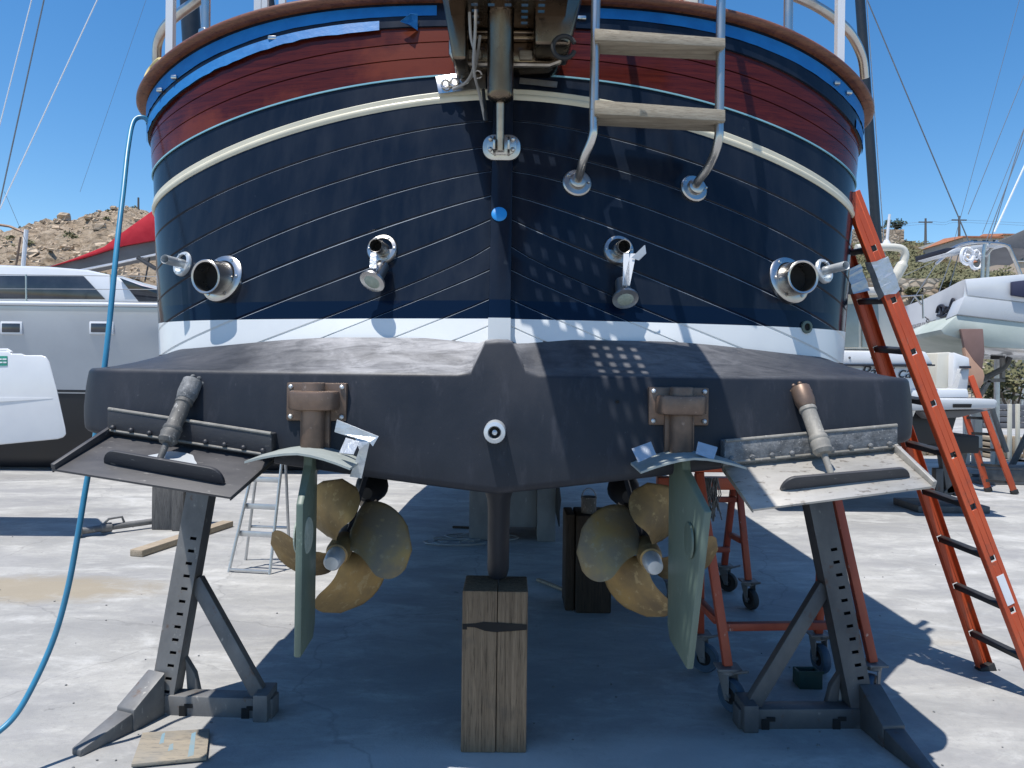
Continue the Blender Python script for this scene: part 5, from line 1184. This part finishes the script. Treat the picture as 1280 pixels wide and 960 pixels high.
def stand(foot, top, arm_end, base_end, brace_t, sg, mat, label):
    foot, top, arm_end, base_end = map(V, (foot, top, arm_end, base_end))
    t = thing('boat_stand', tuple(foot), label, 'boat stand', 'steel stands propping the navy yacht')
    mtx, L = frame(foot, top, (0, -1, 0)); w, d = .115, .10; th = .006
    m = MB(); m.box((-w / 2, -d / 2, 0), (-w / 2 + th, d / 2 - th, L), mtx); m.box((w / 2 - th, -d / 2, 0), (w / 2, d / 2 - th, L), mtx); m.box((-w / 2, -d / 2, 0), (w / 2, -d / 2 + th, L), mtx)
    sc = .018 ; xa, xb = sc - .016, sc + .016     # slotted face
    hs = [.10 + .062 * k for k in range(int((L * .62) / .062))]; prev = 0; y0, y1 = d / 2 - th, d / 2
    m.box((-w / 2, y0, 0), (xa, y1, L), mtx); m.box((xb, y0, 0), (w / 2, y1, L), mtx)
    for z in hs: m.box((xa, y0, prev), (xb, y1, z), mtx); prev = z + .015
    m.box((xa, y0, prev), (xb, y1, L), mtx); m.build('post', mat, t)
    m = MB(); m.box((-w / 2 + th, -d / 2 + th, .02), (w / 2 - th, d / 2 - th - .03, L - .02), mtx); m.build('dark_hollow', 'black', t)  # black fill puts the shade of the hollow post into colour
    pb = foot.lerp(top, brace_t); m = MB(); m.beam(pb + V((sg * .05, .0, 0)), base_end + V((0, 0, .05)), .07, .05); m.build('brace', mat, t, bevel=.004)
    m = MB(); e = base_end; m.beam(foot + V((-.04 * sg, 0, .045)), e + V((.05 * sg, 0, .045)), .09, .10, (0, 0, 1)); m.build('base_bar', mat, t, bevel=.006)
    for k in (.25, .85): m = MB(); c = foot.lerp(e, k); m.box((c.x - .025, c.y - .0515, .0), (c.x + .012, c.y - .0485, .05)); m.box((c.x + .0, c.y - .0516, .04), (c.x + .04, c.y - .0486, .06)); m.build('lock_slot', 'black', t)
    m = MB(); m.box((e.x - .035, e.y - .085, 0), (e.x + .035, e.y + .07, .13)); m.build('end_bracket', mat, t, bevel=.006)
    # sloping channel arm and gusset
    a = foot + V((-.02 * sg, -.03, 0)); b = arm_end; dv = (b - a); sd = V((-dv.y, dv.x, 0)).normalized() * .055; M1 = a.lerp(b, .42)
    m = MB()
    m.hexa([a - sd, a + sd, M1 + sd, M1 - sd, a - sd + V((0, 0, .21)), a + sd + V((0, 0, .21)), M1 + sd + V((0, 0, .10)), M1 - sd + V((0, 0, .10))])
    m.hexa([M1 - sd * .9, M1 + sd * .9, b + sd * .5, b - sd * .5, M1 - sd * .9 + V((0, 0, .088)), M1 + sd * .9 + V((0, 0, .088)), b + sd * .5 + V((0, 0, .03)), b - sd * .5 + V((0, 0, .03))])
    m.build('base_arm', mat, t, bevel=.006)
    m = MB(); c = foot + V((sg * .11, .03, 0)); m.prism([c, c + V((sg * .07, 0, 0)), c + V((sg * .03, 0, .17)), c + V((-sg * .02, 0, .25))], (0, .04, 0)); m.build('gusset', mat, t, bevel=.004)
    m = MB(); m.box((-.10, -.09, L - .02), (.10, .09, L + .05), mtx); m.build('pad', 'oldwood', t, bevel=.01)
    return t
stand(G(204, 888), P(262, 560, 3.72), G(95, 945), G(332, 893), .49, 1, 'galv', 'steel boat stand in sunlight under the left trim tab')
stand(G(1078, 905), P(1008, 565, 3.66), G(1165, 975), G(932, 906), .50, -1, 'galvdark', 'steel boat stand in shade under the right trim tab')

# big timber block under the skeg, made of two balks
X0, X1 = P(577, 830, 3.21).x, P(659, 830, 3.21).x; xm = X0 + (X1 - X0) * .535
kb = thing('keel_block', (XC, 3.33, 0), 'tall weathered timber block carrying the yacht skeg', 'timber block')
m = MB(); m.box((X0, 3.21, 0), (xm - .0012, 3.46, .722)); m.build('balk', 'oldwood', kb, bevel=.006)
m = MB(); m.box((xm + .0012, 3.212, 0), (X1, 3.458, .720)); m.build('balk', 'oldwood', kb, bevel=.006)
m = MB(); m.box((X0 + .002, 3.2085, .55), (X0 + .022, 3.212, .575)); 
pts = [V((X0 + u * (X1 - X0), 3.2075, z)) for u, z in ((.05, .575), (.2, .578), (.32, .585), (.5, .583), (.8, .578), (.99, .575), (.99, .552), (.75, .545), (.5, .540), (.35, .545), (.2, .560), (.05, .562))]
m.prism(pts, (0, .0015, 0)); m.build('tar_mark', 'black', kb)
# dark blocks further under the keel
def block(name, px0, px1, yt, yb_, dep, mat, label, cat, split=None, bev=.012):
    D = CAMH * F / (unroll((px0 + px1) / 2, yb_)[1]); a, b = P(px0, yt, D), P(px1, yb_, D); t = thing(name, ((a.x + b.x) / 2, D + dep / 2, 0), label, cat)
    if split:
        xs = a.x + (b.x - a.x) * split; m = MB(); m.box((a.x, D + .05, 0), (xs - .003, D + dep, a.z)); m.build('balk', mat, t, bevel=bev); m = MB(); m.box((xs + .003, D, 0), (b.x, D + dep, a.z + .003)); m.build('balk', mat, t, bevel=bev)
    else: m = MB(); m.box((a.x, D, 0), (b.x, D + dep, a.z)); m.build('block', mat, t, bevel=bev)
    return t, a, b, D
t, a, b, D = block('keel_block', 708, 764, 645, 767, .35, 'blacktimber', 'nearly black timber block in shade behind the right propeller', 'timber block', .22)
wn = thing('paint_can', (a.x + .16, D + .15, a.z), 'small dark can with a wire handle on the black timber block', 'can')
m = MB(); c = V((a.x + .17, D + .12, a.z + .003)); m.lathe([(.055, 0), (.055, .10), (.058, .105), (.058, .115), (.05, .115)], c, (0, 0, 1), 20); m.build('body', 'ramgrey', wn)
m = MB(); m.tube([c + V((.052 * math.cos(k), 0, .105 + .07 * math.sin(k))) for k in [RAD(15 * i) for i in range(13)]], .004, 6); m.build('handle', 'wire', wn)
D = 7.25; ck = thing('concrete_keel_block', (0, 7.4, 0), 'grey concrete block with a dark slot under the keel', 'concrete block')
m = MB(); a, b = P(587, 600, D), P(694, 678, D)
m.box((a.x, D, 0), (P(612, 600, D).x, D + .7, .68)); m.box((P(672, 600, D).x, D - .02, 0), (b.x, D + .7, .70)); m.box((P(612, 600, D).x + .001, D + .05, .13), (P(672, 600, D).x - .001, D + .7, .66)); m.build('block', 'concrete', ck, bevel=.01)
hc = thing('hanging_cord', (P(697, 620, 7).x, 7.2, .3), 'short dark cord hanging beside the concrete keel block', 'cord')
m = MB(); m.tube([P(697, 600, 7.2), P(698, 625, 7.2), P(697, 640, 7.2), P(699, 658, 7.2)], [.012, .03, .022, .006], 8); m.build('cord', 'rubber', hc)
pc = MB(); rr = random.Random(6)
for k in range(9):
    c = G(588 + rr.uniform(-28, 22), 677 + rr.uniform(-6, 5)); r = rr.uniform(.06, .2); ph = rr.uniform(0, 6)
    pc.tube([c + V((r * 1.6 * math.cos(ph + q), r * .8 * math.sin(ph + q), .012 + .01 * rr.random())) for q in [i * .45 for i in range(int(rr.uniform(5, 13)))]], .008, 5)
tag(pc.build('tangled_cable', 'cable'), 'tangled thin cable on the concrete in the boat shadow', 'cable')
def plank(name, p0, p1, w, th, mat, label, cat='plank'):
    p0, p1 = V(p0), V(p1); t = thing(name, tuple((p0 + p1) / 2), label, cat); m = MB(); m.beam(p0 + V((0, 0, th / 2 + .002)), p1 + V((0, 0, th / 2 + .002)), w, th, (0, 0, 1)); m.build('board', mat, t, bevel=.004); return t
plank('plank', G(170, 696), G(285, 658), .13, .06, 'plank', 'long pale timber plank on sunlit concrete behind the left stand')
plank('stick', G(672, 726), G(708, 740), .035, .02, 'plank', 'thin pale wooden stick lying in shade beside the keel block', 'stick')
plank('stick', G(566, 660), G(590, 661), .04, .02, 'blacktimber', 'short dark stick in shade left of the concrete block', 'stick')
m = MB(); q = [G(164, 962), G(178, 922), G(262, 917), G(258, 953)]
m.prism([p + V((0, 0, .008)) for p in q], (0, 0, .016)); bo = m.build('plywood_board', 'ply', None, bevel=.002); tag(bo, 'dirty plywood offcut with blue paint streaks lying at the left stand base', 'board')
m = MB()
for u0, u1, v0, v1 in ((.74, .82, .05, .9), (.45, .52, .3, .55), (.30, .36, .55, .95)):
    f = lambda u, v: (q[0].lerp(q[3], u)).lerp(q[1].lerp(q[2], u), v) + V((0, 0, .0245)); m.face(m.verts([f(u0, v0), f(u1, v0 + .04), f(u1 - .02, v1), f(u0, v1 - .05)]))
m.build('paint_streak', 'bluestreak', bo)
block('timber_post', 187, 229, 575, 664, .33, 'greypost', 'squat grey timber post standing behind the left trim tab', 'timber post', .64)
tb = thing('screw_prop', tuple(G(150, 668)), 'grey steel screw prop lying on the concrete beside the timber post', 'steel prop')
a, b = G(97, 672) + V((0, 0, .06)), G(190, 660) + V((0, 0, .07)); d = (b - a).normalized()
m = MB(); m.tube([a + d * .3, b + d * .3], .032, 12); tube_ = m.build('tube', 'galv', tb); m = MB(); m.lathe([(.06, 0), (.06, .03), (.035, .035), (.035, .2), (.05, .21), (.05, .30), (.032, .31)], a, d, 16); m.tube([a + d * .22 + V((0, 0, .03)), a + d * .25 + V((.03, 0, .09)), a + d * .40 + V((0, 0, .09)), a + d * .42 + V((0, 0, .03))], .012, 8); m.build('screw_collar', 'galv', tb)
# aluminium step ladder seen past the left rudder
sl = thing('step_ladder', tuple(G(325, 716)), 'small aluminium step ladder standing open behind the left rudder', 'step ladder')
fl_, fr_ = G(286, 715), G(337, 718); bl, br = G(307, 700), G(362, 702); tl, tr = P(322, 560, (fl_.y + bl.y) / 2), P(354, 561, (fr_.y + br.y) / 2)
for a, b in ((fl_, tl), (fr_, tr), (bl, tl + V((0, .05, 0))), (br, tr + V((0, .05, 0)))):
    m = MB(); m.tube([a, b], .013, 8); m.build('leg', 'alu', sl)
for k, (A, B_, Cc, Dd) in enumerate([(fl_, tl, fr_, tr)] * 4 + [(bl, tl, br, tr)]):
    f = (.02, .3, .52, .74, .3)[k]; m = MB(); a, b = A.lerp(B_, f), Cc.lerp(Dd, f); m.beam(a + V((0, .03, 0)) * (f > .1), b + V((0, .03, 0)) * (f > .1), .022, (.022 if f < .1 or k == 4 else .045), (0, 0, 1)); m.build('step', 'alu', sl, bevel=.003)
m = MB(); m.box((tl.x - .02, tl.y - .1, tl.z - .02), (tr.x + .02, tr.y + .12, tl.z + .02)); m.build('platform', 'alu', sl, bevel=.006)

# red-orange wheeled trestles
def caster(top, r, yaw, par, tyre):
    """swivel castor whose wheel touches the ground below top"""
    c = V((top.x, top.y, r)) + V((math.sin(yaw) * .03, -math.cos(yaw) * .03, 0)); ax = V((math.cos(yaw), math.sin(yaw), 0))
    m = MB(); m.box((top.x - .06, top.y - .05, top.z - .012), (top.x + .06, top.y + .05, top.z)); m.lathe([(.045, 0), (.045, .02)], (top.x, top.y, top.z - .034), (0, 0, 1), 16)
    for s in (-1, 1):
        o = c + ax * s * .034; q = V((top.x, top.y, top.z - .03)) + ax * s * .034; tw = V((-ax.y, ax.x, 0)) * .03
        m.hexa([o - tw * .5 - ax * .003 - V((0, 0, .02)), o + tw * .5 - ax * .003 - V((0, 0, .02)), o + tw * .5 + ax * .003 - V((0, 0, .02)), o - tw * .5 + ax * .003 - V((0, 0, .02)), q - tw * 1.3 - ax * .003, q + tw * 1.3 - ax * .003, q + tw * 1.3 + ax * .003, q - tw * 1.3 + ax * .003])
    m.lathe([(.012, -.045), (.012, .045)], c, ax, 10); m.tube([V((top.x, top.y, top.z - .02)), V((top.x, top.y, top.z - .02)) - V((-ax.y, ax.x, 0)) * .05, V((top.x + .02, top.y, top.z)) - V((-ax.y, ax.x, 0)) * .11 + V((0, 0, .01))], .008, 6)
    f = m.build('castor', 'galv', par, bevel=.002, seg=1)
    m = MB(); m.lathe([(r * .78, -.018), (r * .93, -.022), (r, -.012), (r, .012), (r * .93, .022), (r * .78, .018)], c, ax, 28, caps=False); m.lathe([(r * .78, -.018), (r * .78, .018)], c, ax, 28); m.build('tyre', tyre, f)
    m = MB(); m.lathe([(r * .5, -.019), (r * .45, -.021), (.02, -.021), (.02, .021), (r * .45, .021), (r * .5, .019)], c, ax, 20); m.build('hub', 'black', f)
def trestle(legs, bars, beam, label, r=.082, tyre='bluewheel'):
    cx = sum((l[0].x for l in legs), 0) / len(legs); cy = sum((l[0].y for l in legs), 0) / len(legs)
    t = thing('wheeled_trestle', (cx, cy, 0), label, 'trestle', 'red-orange wheeled trestles')
    for f, top, yaw in legs:
        base = V((f.x, f.y, 2 * r + .055)); m = MB(); m.beam(base, top, .045, .045); m.build('leg', 'redorange', t, bevel=.006); caster(base, r, yaw, t, tyre)
    for a, b in bars: m = MB(); m.beam(a, b, .04, .04, (0, 0, 1)); m.build('cross_bar', 'redorange', t, bevel=.005)
    for a, b in beam: m = MB(); m.beam(a, b, .10, .09, (0, 0, 1)); m.build('top_beam', 'orange', t, bevel=.006)
    return t
FL, FR, BL, BR = G(909, 886), G(1090, 880), G(874, 838), G(1022, 838)
AL, AR = V((1.03, 3.9, 1.17)), V((1.76, 3.92, 1.17))
lk = lambda f, a, z: f.lerp(a, z / a.z)
trestle([(FL, AL - V((.02, .03, 0)), .5), (FR, AR - V((.03, .03, 0)), -.7), (BL, AL + V((.0, .03, 0)), 1.0), (BR, AR + V((-.03, .03, 0)), .1)],
        [(lk(FL, AL, .39), lk(FR, AR, .39)), (lk(FL, AL, .42), lk(BL, AL, .42)), (lk(FR, AR, .42), lk(BR, AR, .42))], [(AL + V((-.08, 0, .05)), AR + V((.08, 0, .05)))], 'nearer red-orange wheeled trestle behind the right rudder and stand')
f1, f2 = G(905, 738), G(935, 760); f3, f4 = G(862, 738), G(840, 760)
a2 = P(922, 612, 5.4); a1 = P(838, 612, 5.4)
trestle([(f1, a2 + V((-.02, .04, 0)), .9), (f2, a2 + V((.0, -.04, 0)), .3), (f3, a1 + V((0, .04, 0)), .9), (f4, a1 + V((0, -.04, 0)), .3)], [(lk(f1, a2, .47), lk(f2, a2, .47)), (lk(f3, a1, .47), lk(f4, a1, .47)), (lk(f1, a2, .35), lk(f3, a1, .35)), (lk(f1, a2, .76), lk(f3, a1, .76))], [(a1 + V((-.1, 0, .05)), a2 + V((.12, 0, .05)))], 'farther red-orange wheeled trestle deeper under the navy hull', .075, 'rubber')
# bundle of fibres hanging from the trestle beam
m = MB(); rr = random.Random(12)
for k in range(70):
    c = P(884 + rr.uniform(-14, 14), 597, 5.1 + rr.uniform(-.08, .08)); m.tube([c, c + V((rr.uniform(-.03, .03), 0, -.12)), c + V((rr.uniform(-.07, .05), rr.uniform(-.03, .03), -.2 - rr.uniform(.02, .14)))], .004, 4)
tag(m.build('rope_brush', 'ramgrey'), 'frayed dark rope bundle hanging from the farther trestle beam', 'rope')
# small green crate and white float in shade
D = G(1014, 862).y; c = G(1014, 862)
gb = thing('plastic_crate', tuple(c), 'small dark green plastic crate under the trestle castor', 'crate')
m = MB(); m.box((c.x - .062, D, 0), (c.x + .062, D + .012, .085)); m.box((c.x - .062, D + .09, 0), (c.x + .062, D + .102, .085)); m.box((c.x - .062, D + .0125, 0), (c.x - .05, D + .0895, .085)); m.box((c.x + .05, D + .0125, 0), (c.x + .062, D + .0895, .085)); m.box((c.x - .049, D + .013, 0), (c.x + .049, D + .089, .01)); m.build('box', 'greenbox', gb, bevel=.003)
m = MB(); m.box((c.x - .068, D - .005, .085), (c.x + .068, D, .10)); m.box((c.x - .03, D - .003, .05), (c.x + .03, D - .0005, .068)); m.build('rim', 'greenbox', gb)
c = G(1045, 895); fb = thing('plastic_bottle', tuple(c), 'scuffed white plastic bottle standing behind the right stand post', 'bottle')
m = MB(); m.lathe([(.024, 0), (.027, .008), (.027, .12), (.02, .145), (.011, .155), (.011, .17)], c, (0, 0, 1), 18); m.build('body', 'whitewall', fb); m = MB(); m.lathe([(.014, .168), (.014, .19), (.01, .193)], c, (0, 0, 1), 14); m.build('cap', 'ropeyellow', fb)
# blue hose draped over the rail
hp = [P(189, 158, 3.9), P(180, 147, 3.88), P(167, 152, 3.85), P(160, 185, 3.75), P(154, 240, 3.6), P(146, 310, 3.45), P(134, 430, 3.3), P(120, 540, 3.24), P(108, 605, 3.2), P(98, 665, 3.15), P(86, 730, 3.12), P(70, 790, 3.1), P(48, 843, 3.05), P(20, 893, 2.98), P(-12, 922, 2.9), P(-60, 950, 2.8), P(-140, 985, 2.68), P(-260, 1060, 2.5), P(-420, 1120, 2.4)]
for p in hp: p.z = max(p.z, .016)
m = MB(); m.tube(spline(hp, 8), .0122, 10); tag(m.build('water_hose', 'hose'), 'long blue hose hanging from the yacht rail and trailing onto the concrete', 'hose')
# pebbles and flakes on the yard
m = MB(); rr = random.Random(21)
for k in range(90):
    c = G(rr.uniform(-20, 1300), rr.uniform(640, 975)); s = rr.uniform(.003, .008); pts = [c + V((s * math.cos(a) * rr.uniform(.6, 1.2), s * math.sin(a) * rr.uniform(.6, 1.2), .001)) for a in [i * 1.05 for i in range(6)]]
    m.prism(pts, (0, 0, s * .7))
tag(m.build('gravel', 'concrete', smooth=0), kind='stuff')

# ================================================================== LIGHT AND CAMERA
sd = V((.24, .22, -1)).normalized()
sun = bpy.data.lights.new('sun', 'SUN'); sun.energy = 4.9; sun.angle = RAD(.5); sun.color = (1, .955, .89)
so = bpy.data.objects.new('sun', sun); C.objects.link(so); so.rotation_euler = sd.to_track_quat('-Z', 'Y').to_euler(); so.location = (-3, -3, 20)
el = math.asin(-sd.z); rot = math.atan2(-sd.x, -sd.y)
w = bpy.data.worlds.new('World'); S.world = w; w.use_nodes = True; nt = w.node_tree
sk = nt.nodes.new('ShaderNodeTexSky'); sk.sky_type = 'NISHITA'; sk.sun_disc = False; sk.sun_elevation = el; sk.sun_rotation = rot; sk.altitude = 0; sk.air_density = 1.0; sk.dust_density = .25; sk.ozone_density = 2.0
bg = nt.nodes['Background']; hs = nt.nodes.new('ShaderNodeHueSaturation'); hs.inputs['Saturation'].default_value = 1.33; hs.inputs['Value'].default_value = 1.1; nt.links.new(sk.outputs[0], hs.inputs['Color']); nt.links.new(hs.outputs[0], bg.inputs[0]); bg.inputs[1].default_value = .128
cam = bpy.data.cameras.new('camera'); co = bpy.data.objects.new('camera', cam); C.objects.link(co); S.camera = co
cam.sensor_width = 36; cam.lens = 36 * F / 1280; cam.shift_y = -(480 - HOR) / 1280; cam.clip_end = 2000; cam.clip_start = .05
co.matrix_world = Matrix.Translation((0, 0, CAMH)) @ Matrix.Rotation(RAD(90), 4, 'X') @ Matrix.Rotation(ROLL, 4, 'Z')
S.view_settings.view_transform = 'Standard'; S.view_settings.look = 'None'; S.view_settings.exposure = .25; S.view_settings.gamma = 1; S.view_settings.use_curve_mapping = False
